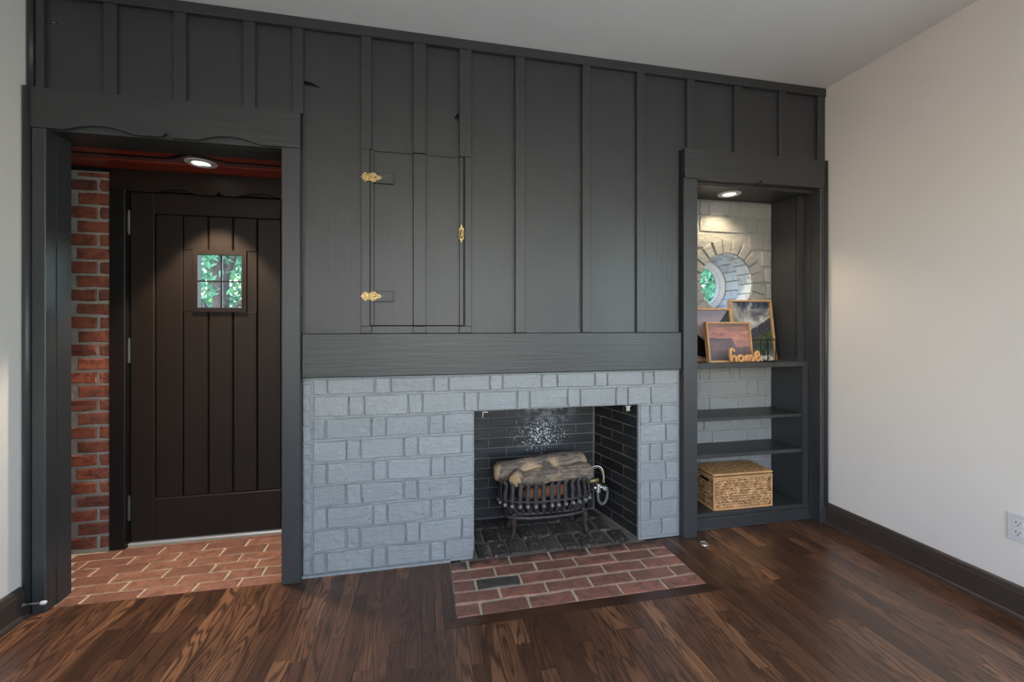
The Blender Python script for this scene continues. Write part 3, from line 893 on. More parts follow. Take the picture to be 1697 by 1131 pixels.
# ------------------------------------------------------------------ entry recess
ent = tag(MB().box(-1.95, -0.62, -0.0145, 0.50, -0.06, -0.0035).build('floor_entry', 'mortar_sand'), 'red brick paver floor of the entry recess before the door', 'floor', kind='structure')
rows = [(-0.014, 0.068), (0.068, 0.150), (0.150, 0.231), (0.231, 0.311), (0.311, 0.393), (0.393, 0.474)]
jts = [[-1.427, -1.213, -1.0, -0.817], [-1.525, -1.316, -1.1, -0.898, -0.739], [-1.413, -1.194, -0.993, -0.796], [-1.54, -1.321, -1.12, -0.904, -0.70], [-1.635, -1.43, -1.222, -1.017, -0.807], [-1.54, -1.336, -1.132, -0.925, -0.72]]
for (y0, y1), js in zip(rows, jts):
    ym = (y0 + y1) / 2
    xl = -1.516 if ym < 0.10 else -1.532 - 0.64 * (ym - 0.105)
    js = [xl] + [j for j in js if j > xl + 0.03] + [-0.621]
    for a, b in zip(js[:-1], js[1:]):
        brick(ent, (a + b) / 2, ym, 0.001, b - a - 0.012, y1 - y0 - 0.010, 0.05, 'floor_brick', 0.003, 0.002, (-math.pi/2, 0, 0))
MB().box(-1.60, -0.621, 0.4765, 0.50, -0.0035, 0.002).build('brick', 'floor_brick', ent)

# brick pier and splayed side wall
pier = tag(MB().box(-1.795, -1.603, 0.493, 0.5195, 0.0, 2.0).build('wall_entry_pier', 'mortar_grey'), 'rough red brick pier with grey mortar beside the door frame', 'wall', kind='structure')
ch = 0.0722
n = int(2.0 / ch)
for k in range(-1, n + 1):
    z0 = 0.012 + k * ch
    z0, z1 = max(0.004, z0), min(z0 + ch, 1.998)
    if z1 - z0 < 0.03: continue
    zc, hh = (z0 + z1) / 2, z1 - z0 - 0.0155
    if k % 2 == 0:
        segs = [(-1.790, -1.662), (-1.647, -1.604)]
    else:
        segs = [(-1.745, -1.604)]
    for a, b in segs:
        a += random.uniform(-0.003, 0.003)
        brick(pier, (a + b) / 2, 0.485, zc, b - a, hh, 0.033, 'pier_brick', 0.004, 0.0035)
P0, P1 = Vector((-1.534, 0.102, 0)), Vector((-1.790, 0.484, 0))
dv = (P1 - P0); Ls = dv.length; ang = math.atan2(dv.y, dv.x)
nrm = Vector((dv.y, -dv.x, 0)).normalized()          # towards the entry
if nrm.x < 0: nrm = -nrm
side = MB()
q0, q1 = P0 - nrm * 0.008, P1 - nrm * 0.008
q2, q3 = P1 - nrm * 0.012, P0 - nrm * 0.012
side.prism([(q0.x, q0.y), (q1.x, q1.y), (q2.x, q2.y), (q3.x, q3.y)], 0.0, 2.0, 'xy')
sidew = tag(side.build('wall_entry_left', 'mortar_white'), 'splayed red brick side wall of the entry seen edge on', 'wall', kind='structure')
rz = math.atan2(nrm.x, -nrm.y)
for k in range(n + 1):
    z0, z1 = 0.012 + k * ch, min(0.012 + (k + 1) * ch, 1.998)
    if z1 - z0 < 0.03: continue
    js = [0.0, 0.21, 0.42, Ls] if k % 2 else [0.0, 0.10, 0.31, Ls]
    for a, b in zip(js[:-1], js[1:]):
        if b - a < 0.03: continue
        c = P0 + dv.normalized() * ((a + b) / 2)
        brick(sidew, c.x, c.y, (z0 + z1) / 2, b - a - 0.012, z1 - z0 - 0.0155, 0.0075, 'side_brick', 0.003, 0.002, (0, 0, rz))

# entry ceiling: mahogany panels with an applied rail around the light
LX, LY, LZ = -1.103, 0.322, 2.022
ec = tag(MB().box(-1.95, -0.60, 0.15, 0.52, 2.034, 2.045).build('ceiling_entry', 'black_frame'), 'red mahogany panelled ceiling inside the entry recess', 'ceiling', kind='structure')
MB().prism([(-1.80, 0.151), (LX - 0.018, 0.151), (LX - 0.018, 0.185), (LX - 0.125, 0.262), (-1.80, 0.262)], LZ, 2.033, 'xy').build('panel', 'mahogany', ec)
MB().prism([(LX + 0.004, 0.151), (-0.6005, 0.151), (-0.6005, 0.262), (LX + 0.145, 0.262), (LX + 0.004, 0.185)], LZ, 2.033, 'xy').build('panel', 'mahogany', ec)
MB().prism([(-1.80, 0.294), (LX - 0.115, 0.294), (LX - 0.0065, 0.212), (LX + 0.135, 0.294), (-0.6005, 0.294), (-0.6005, 0.350), (-1.80, 0.350)], LZ + 0.003, 2.033, 'xy').build('rail', 'rail_wood', ec)
MB().box(-1.80, -0.6005, 0.352, 0.490, LZ, 2.033).build('panel', 'mahogany', ec)
MB().prism([(-1.80, 0.263), (LX - 0.1245, 0.263), (LX - 0.012, 0.187), (LX - 0.0075, 0.209), (LX - 0.116, 0.293), (-1.80, 0.293)], LZ + 0.001, 2.033, 'xy').build('shadow_strip', 'black_frame', ec)  # flush black strip, paints the shadow line along the rail
MB().prism([(LX - 0.004, 0.187), (LX + 0.003, 0.187), (LX + 0.1445, 0.263), (-0.6005, 0.263), (-0.6005, 0.293), (LX + 0.135, 0.293), (LX - 0.004, 0.212)], LZ + 0.001, 2.033, 'xy').build('shadow_strip', 'black_frame', ec)  # right half of the painted shadow line

# ------------------------------------------------------------------ entrance door
DY = 0.515
frame = tag(empty('trim_5', (-1.08, 0.52, 0)), 'near black door frame with scalloped head inside the entry', 'frame', kind='structure')
MB().cbox(-1.602, -1.530, 0.478, 0.60, 0.003, 1.915, 0.003).build('jamb', 'black_frame', frame)
MB().cbox(-0.664, -0.6005, 0.5105, 0.60, 0.003, 1.915, 0.003).build('jamb', 'black_frame', frame)
hp = header_poly(-1.602, -0.6205, 1.905, 2.02, [(X_at(262, .49), X_at(326, .49)), (X_at(393, .49), X_at(468, .49))], X_at(364, .49), 0.022, 0.020)
MB().prism(hp, 0.482, 0.502).build('head', 'door_paint', frame)
MB().box(-1.602, -0.6005, 0.5025, 0.60, 1.9155, 2.034).build('head_backing', 'black_frame', frame)
MB().box(-1.5302, -1.505, 0.5605, 0.585, 0.018, 1.9152).build('stop', 'black_frame', frame)
MB().box(-0.690, -0.6642, 0.5605, 0.585, 0.018, 1.9152).build('stop', 'black_frame', frame)
MB().box(-1.505, -0.690, 0.5605, 0.585, 1.890, 1.9152).build('stop', 'black_frame', frame)
door = tag(empty('door_1', (-1.0975, DY, 0)), 'dark brown plank entrance door with small four pane window', 'door', kind='structure')
DX0, DX1 = -1.526, -0.669
MB().cbox(DX0, -1.4145, DY, DY + 0.045, 0.022, 1.912, 0.004).build('stile', 'door_paint', door)
MB().cbox(-0.7805, DX1, DY, DY + 0.045, 0.022, 1.912, 0.004).build('stile', 'door_paint', door)
MB().cbox(-1.4142, -0.7808, DY + 0.0003, DY + 0.045, 1.797, 1.912, 0.004).build('rail', 'door_paint', door)
MB().cbox(-1.4142, -0.7808, DY + 0.0003, DY + 0.045, 0.022, 0.247, 0.004).build('rail', 'door_paint', door)
WX0, WX1, WZ0, WZ1 = -1.226, -0.966, 1.268, 1.606
pl = [-1.414, -1.281, -1.156, -1.032, -0.908, -0.781]
for a, b in zip(pl[:-1], pl[1:]):
    m = MB()
    a_, b_ = a + 0.003, b - 0.003
    if b < WX0 or a > WX1:
        m.cbox(a_, b_, DY + 0.009, DY + 0.036, 0.247, 1.797, 0.004)
    else:
        m.cbox(a_, b_, DY + 0.009, DY + 0.036, 0.247, WZ0, 0.004)
        m.cbox(a_, b_, DY + 0.009, DY + 0.036, WZ1, 1.797, 0.004)
        if a_ < WX0: m.cbox(a_, WX0, DY + 0.009, DY + 0.036, WZ0, WZ1, 0.0001)
        if b_ > WX1: m.cbox(WX1, b_, DY + 0.009, DY + 0.036, WZ0, WZ1, 0.0001)
    m.build('plank', 'door_paint', door)
m = MB(); m.box(-1.414, -0.781, DY + 0.0362, DY + 0.041, 0.247, WZ0); m.box(-1.414, -0.781, DY + 0.0362, DY + 0.041, WZ1, 1.797)
m.box(-1.414, WX0, DY + 0.0362, DY + 0.041, WZ0, WZ1); m.box(WX1, -0.781, DY + 0.0362, DY + 0.041, WZ0, WZ1)
m.build('backing', 'seam', door)
wf = MB()
mw = 0.020
for (x0, x1, z0, z1) in ((WX0 - .004, WX1 + .004, WZ0 - .004, WZ0 + mw), (WX0 - .004, WX1 + .004, WZ1 - mw, WZ1 + .004), (WX0 - .004, WX0 + mw, WZ0 + mw, WZ1 - mw), (WX1 - mw, WX1 + .004, WZ0 + mw, WZ1 - mw)):
    wf.box(x0, x1, DY + 0.002, DY + 0.044, z0, z1)
wfo = wf.build('window_frame', 'door_paint', door)
PX0, PX1, PZ0, PZ1 = WX0 + mw, WX1 - mw, WZ0 + mw, WZ1 - mw
cxm, czm = (PX0 + PX1) / 2, (PZ0 + PZ1) / 2
MB().box(cxm - 0.004, cxm + 0.004, DY + 0.022, DY + 0.034, PZ0, PZ1).build('muntin', 'black_frame', wfo)
MB().box(PX0, cxm - 0.004, DY + 0.022, DY + 0.034, czm - 0.004, czm + 0.004).build('muntin', 'black_frame', wfo)
MB().box(cxm + 0.004, PX1, DY + 0.022, DY + 0.034, czm - 0.004, czm + 0.004).build('muntin', 'black_frame', wfo)
for a, b in ((PX0, cxm - 0.004), (cxm + 0.004, PX1)):
    for c, d in ((PZ0, czm - 0.004), (czm + 0.004, PZ1)):
        MB().box(a, b, DY + 0.026, DY + 0.029, c, d).build('pane', 'glass', wfo)
for z0, z1 in ((1.682, 1.801), (0.994, 1.114), (0.149, 0.268)):
    m = MB().tube([(-1.527, DY - 0.008, z0), (-1.527, DY - 0.008, z1)], 0.0075, 12)
    for zz in (z0 - 0.008, z1):
        m.lathe([(0.0, 0), (0.006, 0.001), (0.006, 0.006), (0.0, 0.009)], (-1.527, DY - 0.008, zz), 'z', 10)
    m.build('hinge', 'aged_steel', door, smooth=False)
tag(MB().cbox(-1.5295, -0.666, 0.498, 0.56, 0.0025, 0.018, 0.004).build('threshold', 'alu'), 'pale metal threshold strip under the entrance door', 'threshold')

# ------------------------------------------------------------------ fireplace
fp = tag(empty('fireplace', (0.45, 0.0, 0.0)), 'grey white painted brick fireplace surround with sooty open firebox', 'fireplace')
# painted mortar bed
m = MB()
m.box(-0.5405, 0.2685, 0.0105, 0.029, 0.0, 0.9415)
m.box(1.181, 1.432, 0.0105, 0.029, 0.0, 0.9415)
m.box(0.2685, 1.181, 0.0105, 0.029, 0.752, 0.9415)
m.box(0.2685, 1.181, 0.029, 0.12, 0.748, 0.756)
mort = m.build('mortar', 'white_brick', fp)
ZJ = [0.942] + [0.0097 + 0.1060 * k for k in range(8, -1, -1)]
R_ = [
 [517.4, 542, 621, 647.5, 718.4, 743.6, 811.5, 833, 898, 923.6, 985.8, 1007, 1065.6, 1084, 1124],
 [519, 577.7, 603.5, 676, 699.5, 769.6, 792, 857.4, 877.7, 941, 961.7, 1020.9, 1040.3, 1079, 1124],
 [517, 539.5, 615, 639.5, 710.5, 735, 786],
 [517, 574, 597.5, 669.5, 692.5, 764.3, 786],
 [517, 541, 618, 642, 713.7, 736.5, 786],
 [517, 574, 599, 669, 692, 763, 786],
 [517, 541, 618, 641, 713.5, 736.5, 786],
 [517, 574, 597, 672, 695, 765, 786],
 [517, 540, 616.5, 641, 713, 737, 786]]
R2 = [[1060, 1077.4, 1096.7, 1124], [1060, 1103.5, 1124], [1060, 1077.4, 1096.7, 1124], [1060, 1103.5, 1124], [1060, 1077.4, 1096.7, 1124], [1060, 1077.4, 1124], [1060, 1096.7, 1124]]
for r in range(9):
    zt, zb = ZJ[r], ZJ[r + 1]
    if r == 8: zb = 0.016
    runs = [R_[r]] + ([R2[r - 2]] if r >= 2 else [])
    for run in runs:
        xs = [X_at(p) for p in run]
        for a, b in zip(xs[:-1], xs[1:]):
            la = 0.0036
            brick(fp, (a + b) / 2, random.uniform(-0.0015, 0.001), (zt + zb) / 2 - (0.002 if r else 0.003), b - a - 2 * la, zt - zb - 0.0110, 0.022, 'white_brick', 0.0040, 0.0026)
# narrow return course against the entry casing
zz = 0.012
kk = 0
while zz < 0.93:
    hh = min(0.0705 + random.uniform(-0.004, 0.004), 0.94 - zz)
    brick(fp, -0.522, 0.0025, zz + hh / 2, 0.032, hh - 0.010, 0.02, 'white_brick', 0.003, 0.002)
    zz += hh
MB().box(-0.5408, 0.148, -0.002, 0.0045, 0.0003, 0.012).build('mortar_bead', 'white_brick', fp)

# firebox ----------------------------------------------------------------
BYF = 0.445
m = MB()
m.quad((0.20, BYF + 0.006, -0.03), (1.16, BYF + 0.006, -0.03), (1.16, BYF + 0.006, 1.25), (0.20, BYF + 0.006, 1.25))
m.quad((1.191, 0.02, -0.03), (1.191 - 0.085 * 1.03, BYF + 0.006, -0.03), (1.191 - 0.085 * 1.03, BYF + 0.006, 1.25), (1.191, 0.02, 1.25))
m.quad((0.262, 0.02, -0.03), (0.297, BYF + 0.006, -0.03), (0.297, BYF + 0.006, 1.25), (0.262, 0.02, 1.25))
m.quad((0.20, 0.0, -0.004), (1.22, 0.0, -0.004), (1.22, BYF + 0.01, -0.004), (0.20, BYF + 0.01, -0.004))
m.quad((0.20, 0.121, 0.757), (1.25, 0.121, 0.757), (1.25, 0.121, 1.25), (0.20, 0.121, 1.25))
fb = m.build('firebox', 'soot_joint', fp, fix=False)
fh = 0.0612
for k in range(14):
    z0 = 0.004 + k * fh
    off = 0.0 if k % 2 == 0 else 0.113
    xs = [0.300]
    xx = 0.300 + off
    while xx < 1.09:
        if xx > xs[-1] + 0.03: xs.append(xx)
        xx += 0.226
    xs.append(1.098)
    for a, b in zip(xs[:-1], xs[1:]):
        brick(fb, (a + b) / 2, BYF + random.uniform(-0.001, 0.001), z0 + fh / 2, b - a - 0.006, fh - 0.006, 0.005, 'soot_back', 0.0025, 0.0015)
# right side, leaning in towards the back
S0, S1 = Vector((1.1855, 0.022, 0)), Vector((1.1025, 0.442, 0))
def side_bricks(S0, S1, inward, mat):
    dv = S1 - S0; L = dv.length; u = dv.normalized()
    nr = Vector((u.y, -u.x, 0))
    if nr.dot(inward) < 0: nr = -nr
    rz = math.atan2(nr.x, -nr.y)
    for k in range(14):
        z0 = 0.004 + k * fh
        js = [0.0, 0.13, 0.356, L] if k % 2 else [0.0, 0.243, L]
        for a, b in zip(js[:-1], js[1:]):
            c = S0 + u * ((a + b) / 2)
            brick(fb, c.x, c.y, z0 + fh / 2, b - a - 0.005, fh - 0.005, 0.005, mat, 0.002, 0.0015, (0, 0, rz))
side_bricks(S0, S1, Vector((-1, 0, 0)), 'soot_side')
side_bricks(Vector((0.2675, 0.03, 0)), Vector((0.3025, 0.442, 0)), Vector((1, 0, 0)), 'soot_side')
# firebox floor bricks, long side running inwards
cw = 0.0965
for r, (y0, y1) in enumerate(((0.0, 0.155), (0.155, 0.31), (0.31, 0.44))):
    k = 0
    xx = 0.27 - (0.03 if r % 2 else 0.0)
    while xx < 1.18:
        x1 = xx + cw + random.uniform(-0.008, 0.008)
        xa, xb = max(xx, 0.272 + 0.08 * y1), min(x1, 1.185 - 0.198 * y1)
        if xb - xa > 0.025:
            brick(fb, (xa + xb) / 2, (y0 + y1) / 2, random.uniform(0.001, 0.008), xb - xa - 0.007, y1 - y0 - 0.008, 0.03, 'ash_floor', 0.009, 0.005, (-math.pi/2, 0, random.uniform(-0.03, 0.03)))
        xx = x1
# painted brick edge on the right reveal of the opening
for k in range(7):
    z0 = 0.012 + k * 0.106
    MB().box(1.1785, 1.186, 0.005, 0.021, z0 + 0.004, z0 + 0.100).build('reveal_brick', 'white_brick', fp)

# hearth -----------------------------------------------------------------
hearth = tag(MB().box(HX0, HX1, HY, -0.0005, -0.05, -0.0030).build('hearth', 'mortar_hearth'), 'red brick hearth set flush into the oak floor before the fireplace', 'hearth')
hr = [(0.0, -0.085), (-0.085, -0.170), (-0.170, -0.255), (-0.255, -0.340), (-0.340, -0.4255)]
hj = [[0.232, 0.443, 0.654, 0.866, 1.082], [0.353, 0.557, 0.764, 0.971, 1.184], [0.25, 0.46, 0.666, 0.876, 1.088], [0.348, 0.561, 0.771, 0.983, 1.193], [0.249, 0.458, 0.667, 0.884, 1.096]]
for i, ((y1, y0), js) in enumerate(zip(hr, hj)):
    js = [HX0 - 0.004] + js + [HX1 + 0.004]
    for q, (a, b) in enumerate(zip(js[:-1], js[1:])):
        mat = 'black_brick' if (i == 2 and q == 1) else 'hearth_brick'
        br = brick(hearth, (a + b) / 2, (y0 + y1) / 2, 0.0008, b - a - 0.012, y1 - y0 - 0.0105, 0.04, mat, 0.003, 0.0022, (-math.pi/2, 0, 0))
        if mat == 'black_brick': br['label'] = 'blackened hearth brick'

# ------------------------------------------------------------------ niche: brick back wall with round window
NY = 0.285                     # face of the niche back wall
RC = Vector((1.957, 0, 1.467)); RR = 0.192; RO = 0.286
NX0, NX1 = 1.485, 2.302
N = 48
def ring_pts(r, y, n=N):
    return [(RC.x + r * math.cos(2*math.pi*i/n), y, RC.z + r * math.sin(2*math.pi*i/n)) for i in range(n)]
m = MB()
zlo, zhi = 1.0, 2.04
sq = []
bx0, bx1 = NX0, 2.36
for i in range(N):
    a = 2 * math.pi * i / N
    c, s = math.cos(a), math.sin(a)
    k = min((bx1 - RC.x) / c if c > 1e-6 else ((bx0 - RC.x) / c if c < -1e-6 else 1e9), (zhi - RC.z) / s if s > 1e-6 else ((zlo - RC.z) / s if s < -1e-6 else 1e9))
    sq.append((RC.x + k * c, RC.z + k * s))
# put exact corners at the nearest samples
for cx_, cz_ in ((bx0, zlo), (bx0, zhi), (bx1, zlo), (bx1, zhi)):
    j = min(range(N), key=lambda i: (sq[i][0]-cx_)**2 + (sq[i][1]-cz_)**2)
    sq[j] = (cx_, cz_)
yf, yb = NY + 0.007, 0.66
for y in (yf, yb):
    m.v += ring_pts(RR + 0.004, y); m.v += [(p[0], y, p[1]) for p in sq]
for i in range(N):
    j = (i + 1) % N
    m.f.append((i, N + i, N + j, j))
    m.f.append((2*N + i, 2*N + j, 3*N + j, 3*N + i))
    m.f.append((i, j, 2*N + j, 2*N + i))
    m.f.append((N + i, 3*N + i, 3*N + j, N + j))
m.box(NX0, 2.36, yf, 0.66, 0.0, 0.9995)
niche = tag(m.build('wall_niche', 'cream_brick'), 'painted brick wall at the back of the bookcase niche', 'wall', kind='structure')
rown = 0.1065
rn = random.Random(5)
patt = [[1159, 1175, 1209, 1225, 1270], [1159, 1164, 1238.5, 1255, 1292], [1175, 1223, 1268], [1166, 1196, 1212, 1262], [1180, 1236, 1252, 1274]]
zt = 2.003
r = 0
while zt > 0.05:
    zb = zt - rown
    js = sorted(X_at(p, NY) for p in patt[r % 5])
    xs = [NX0 + 0.002]
    for j in [1.60 if r % 2 else 1.55] + js:
        if j > xs[-1] + 0.05: xs.append(j)
    while xs[-1] < NX1 - 0.26: xs.append(xs[-1] + 0.21)
    if NX1 - xs[-1] < 0.03: xs[-1] = NX1
    else: xs.append(NX1)
    zc = (zt + zb) / 2
    for a, b in zip(xs[:-1], xs[1:]):
        # clip against the ring of voussoirs
        dz = max(0.0, abs(zc - RC.z) - 0.028)
        pieces = [(a, b)]
        if dz < RO:
            hw = math.sqrt(max(0, (RO + 0.006) ** 2 - dz * dz))
            lo, hi = RC.x - hw, RC.x + hw
            pieces = []
            if a < lo: pieces.append((a, min(b, lo)))
            if b > hi: pieces.append((max(a, hi), b))
        for p, q in pieces:
            if q - p > 0.03:
                brick(niche, (p + q) / 2, NY + rn.uniform(-0.001, 0.001), zc, q - p - 0.010, rown - 0.012, 0.012, 'cream_brick', 0.0035, 0.0025)
    zt = zb; r += 1
# ring of wedge bricks
nv = 22
for i in range(nv):
    a0 = 2 * math.pi * i / nv + 0.022; a1 = 2 * math.pi * (i + 1) / nv - 0.022
    ro = RO + rn.uniform(-0.007, 0.005)
    yy = NY - 0.006 + rn.uniform(-0.002, 0.002)
    ri = RR + 0.001
    o4 = [(ri, a0), (ro, a0 + 0.006), (ro, a1 - 0.006), (ri, a1)]
    i4 = [(ri + 0.003, a0 + 0.015), (ro - 0.004, a0 + 0.018), (ro - 0.004, a1 - 0.018), (ri + 0.003, a1 - 0.015)]
    m = MB()
    m.v += [(RC.x + r_ * math.cos(a), yy, RC.z + r_ * math.sin(a)) for r_, a in i4]
    m.v += [(RC.x + r_ * math.cos(a), yy + 0.004, RC.z + r_ * math.sin(a)) for r_, a in o4]
    m.v += [(RC.x + r_ * math.cos(a), NY + 0.0065, RC.z + r_ * math.sin(a)) for r_, a in o4]
    m.f.append((0, 1, 2, 3))
    for b0 in (0, 4):
        for q in range(4):
            w = (q + 1) % 4
            m.f.append((b0 + q, b0 + 4 + q, b0 + 4 + w, b0 + w))
    m.build('ring_brick', 'cream_brick', niche)
# bricks lining the tunnel
nt = 18
YW = 0.548
for ky, (y0, y1) in enumerate(((NY + 0.008, 0.410), (0.414, YW - 0.012))):
    for i in range(nt):
        sh = 0.5 * ky
        a0 = 2 * math.pi * (i + sh) / nt + 0.02; a1 = 2 * math.pi * (i + 1 + sh) / nt - 0.02
        dr = rn.uniform(0.001, 0.006)
        m = MB()
        for (yy, rr_) in ((y0, RR + 0.0035), (y1, RR + 0.0035), (y0 + 0.004, RR - dr), (y1 - 0.004, RR - dr)):
            for a in (a0, (a0 + a1) / 2, a1):
                m.v.append((RC.x + rr_ * math.cos(a), yy, RC.z + rr_ * math.sin(a)))
        # indices: 0-2 outer y0, 3-5 outer y1, 6-8 inner y0, 9-11 inner y1
        m.f += [(6, 7, 10, 9), (7, 8, 11, 10), (0, 6, 9, 3), (2, 5, 11, 8), (0, 1, 7, 6), (1, 2, 8, 7), (3, 9, 10, 4), (4, 10, 11, 5)]
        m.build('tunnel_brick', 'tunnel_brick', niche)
win = tag(empty('window_1', (RC.x, YW, RC.z - RR)), 'round white framed window deep in the painted brick niche', 'window', kind='structure')
MB().lathe([(RR + 0.002, -0.006), (RR - 0.008, -0.012), (RR - 0.040, -0.010), (RR - 0.046, 0.0), (RR - 0.046, 0.03), (RR + 0.002, 0.03), (RR + 0.002, -0.006)], (RC.x, YW, RC.z), 'y', 48).build('frame', 'white_gloss', win, smooth=False)
MB().lathe([(RR - 0.046, -0.002), (RR - 0.058, -0.001), (RR - 0.060, 0.012), (RR - 0.046, 0.013)], (RC.x, YW, RC.z), 'y', 48).build('sash', 'white_gloss', win)
m = MB(); m.prism([(p[0], p[2]) for p in ring_pts(RR - 0.059, 0)], YW + 0.004, YW + 0.008, 'xz'); m.build('pane', 'glass', win)

# ------------------------------------------------------------------ built-in bookcase
BF = 0.046
bk = tag(empty('bookcase', (1.90, BF, 0)), 'charcoal built in bookcase with three shelves in the niche', 'bookcase')
SX0, SX1 = 1.500, 2.300
BYK = NY - 0.004
MB().box(1.487, SX0, 0.0305, BYK, 0.0, 2.002).build('side_panel', 'paint_v', bk)
MB().box(SX1, 2.3595, 0.0765, BYK + 0.006, 0.9675, 2.002).build('side_panel', 'paint_v', bk)
MB().box(SX1, 2.340, BF, BYK + 0.006, 0.0, 0.9665).build('side_panel', 'paint_v', bk)
MB().box(SX1 - 0.004, SX1 - 0.0002, 0.090, 0.094, 0.985, 2.001).build('panel_joint', 'seam', bk)
for z0, z1 in ((0.937, 0.967), (0.628, 0.647), (0.409, 0.432)):
    MB().cbox(SX0 + .0003, SX1 - .0003, BF - (0.006 if z0 > 0.9 else -0.004), BYK, z0, z1, 0.002).build('shelf', 'paint_flat', bk)
MB().box(SX1 - 0.012, SX1 - 0.0003, 0.075, BYK, 0.9675, 0.985).build('ledge', 'paint_flat', bk)
MB().cbox(SX0 + .0003, SX1 - .0003, BF - 0.002, BYK, 0.068, 0.093, 0.002).build('bottom_shelf', 'paint_flat', bk)
MB().cbox(SX0 + .0003, 2.340, BF - 0.010, BF + 0.012, 0.0, 0.0675, 0.003).build('toe_board', 'paint_h', bk)
MB().tube([(SX0, BF - 0.010, 0.006), (2.340, BF - 0.010, 0.006)], 0.006, 8).build('toe_bead', 'paint_h', bk)
MB().box(1.487, 2.3595, 0.016, BYK + 0.006, 2.0025, 2.030).build('soffit', 'paint_flat', bk)
MB().box(1.5195, 2.3405, 0.016, 0.060, 1.994, 2.002).build('soffit_strip', 'paint_h', bk)

# ------------------------------------------------------------------ recessed lights
def downlight(x, y, z, ro, ri, label, watts, col, blend, ang):
    r = tag(empty('downlight', (x, y, z)), label, 'light', 'recessed downlights in the recesses')
    MB().lathe([(ro, 0.0), (ro - 0.004, -0.005), (ri + 0.006, -0.006), (ri, -0.001), (ri, 0.0)], (x, y, z), 'z', 36).build('trim_ring', 'white_gloss', r)
    m = MB(); m.prism([(x + ri * math.cos(a), y + ri * math.sin(a)) for a in [2*math.pi*i/36 for i in range(36)]], z - 0.002, z - 0.0005, 'xy')
    m.build('lens', 'lens', r)
    l = lamp('downlight_beam', 'SPOT', (x, y, z - 0.008), watts, col, to=(0, 0, -1), spot_size=ang, spot_blend=blend, shadow_soft_size=0.03)
    l.parent = r; l.matrix_parent_inverse = Matrix.Translation(-WLOC[r.name])
    return r
downlight(LX, LY, LZ + 0.003, 0.072, 0.038, 'round lit downlight in the red entry ceiling above the door', 170.0, (1.0, 0.84, 0.66), 0.30, math.radians(72))
downlight(1.868, 0.150, 2.0020, 0.068, 0.036, 'round lit downlight above the round window niche', 26.0, (1.0, 0.80, 0.50), 0.6, math.radians(125))

# ------------------------------------------------------------------ cupboard door in the panelling
cup = tag(empty('cupboard_door', (-0.01, -0.004, CUP[2])), 'charcoal cupboard door flush in the panelling with brass hinges', 'door')
g = 0.004
x0, x1, z0, z1 = CUP[0] + g, CUP[1] - g, CUP[2] + g, CUP[3] - g
MB().cbox(x0, -0.0335, -0.005, 0.0205, z0, z1, 0.002).build('board', 'paint_v', cup)
MB().cbox(-0.0325, x1, -0.004, 0.0205, z0, z1, 0.002).build('board', 'paint_v', cup)
MB().cbox(x0, -0.218, -0.0165, -0.0052, z0, z1, 0.002).build('edge_strip', 'paint_v', cup)
MB().cbox(-0.033, 0.028, -0.018, -0.0042, z0, z1, 0.002).build('batten', 'paint_v', cup)
MB().cbox(0.192, x1, -0.0175, -0.0042, z0, z1, 0.002).build('edge_strip', 'paint_v', cup)
for zc in (1.899, 1.329):
    MB().cbox(-0.2175, -0.126, -0.019, -0.0052, zc - 0.025, zc + 0.025, 0.002).build('hinge_block', 'paint_h', cup)
    hx = -0.2365
    def sym(half): return half + [(x, -z) for x, z in reversed(half) if abs(z) > 1e-6]
    lh = sym([(-0.0425, 0.0), (-0.036, 0.004), (-0.033, 0.013), (-0.027, 0.016), (-0.022, 0.023), (-0.015, 0.020), (-0.010, 0.014), (-0.0045, 0.014)])
    rh = sym([(0.060, 0.0), (0.053, 0.004), (0.048, 0.006), (0.044, 0.011), (0.039, 0.009), (0.035, 0.009), (0.028, 0.019), (0.020, 0.023), (0.011, 0.021), (0.0045, 0.018)])
    m = MB()
    m.prism([(hx + a, zc + b) for a, b in lh], -0.0215, -0.0172)
    m.prism([(hx + a, zc + b) for a, b in rh], -0.0238, -0.0192)
    h = m.build('hinge', 'brass', cup)
    MB().tube([(hx, -0.0225, zc - 0.019), (hx, -0.0225, zc + 0.019)], 0.0046, 10).build('knuckle', 'brass', h, smooth=False)
    for (a, b, y) in ((-0.022, 0.013, -0.0215), (-0.022, -0.013, -0.0215), (0.020, 0.015, -0.0238), (0.020, -0.015, -0.0238), (0.049, 0, -0.0238)):
        MB().lathe([(0.0038, 0.0), (0.003, -0.0018), (0.0, -0.0025)], (hx + a, y, zc + b), 'y', 8).build('screw', 'brass', h)
    MB().prism([(hx + 0.020, zc + 0.0), (hx + 0.025, zc + 0.004), (hx + 0.031, zc), (hx + 0.025, zc - 0.004)], -0.0243, -0.0235).build('keyhole', 'dark_slot', h)
# brass pull
px_, pz = 0.2015, 1.648
m = MB()
prof = [(0, .046), (.003, .044), (.004, .038), (.0035, .033), (.009, .029), (.0125, .022), (.0125, .016), (.011, .010), (.012, .004), (.0125, -.006), (.0115, -.012), (.0125, -.018), (.0115, -.025), (.007, -.031), (.0035, -.034), (.0045, -.038), (.003, -.042), (0, -.046)]
poly = prof + [(-a, b) for a, b in reversed(prof) if a > 0]
m.prism([(px_ + a, pz + b) for a, b in poly], -0.0205, -0.0176)
pull = m.build('pull', 'brass', cup)
m = MB().lathe([(0.0, -0.036), (0.006, -0.034), (0.0098, -0.028), (0.0102, -0.021)], (0, 0, 0), 'y', 20)
m.v = [(px_ + a * 1.0, y, pz - 0.002 + c * 2.3) for a, y, c in m.v]
m.build('knob', 'brass', pull, smooth=True)

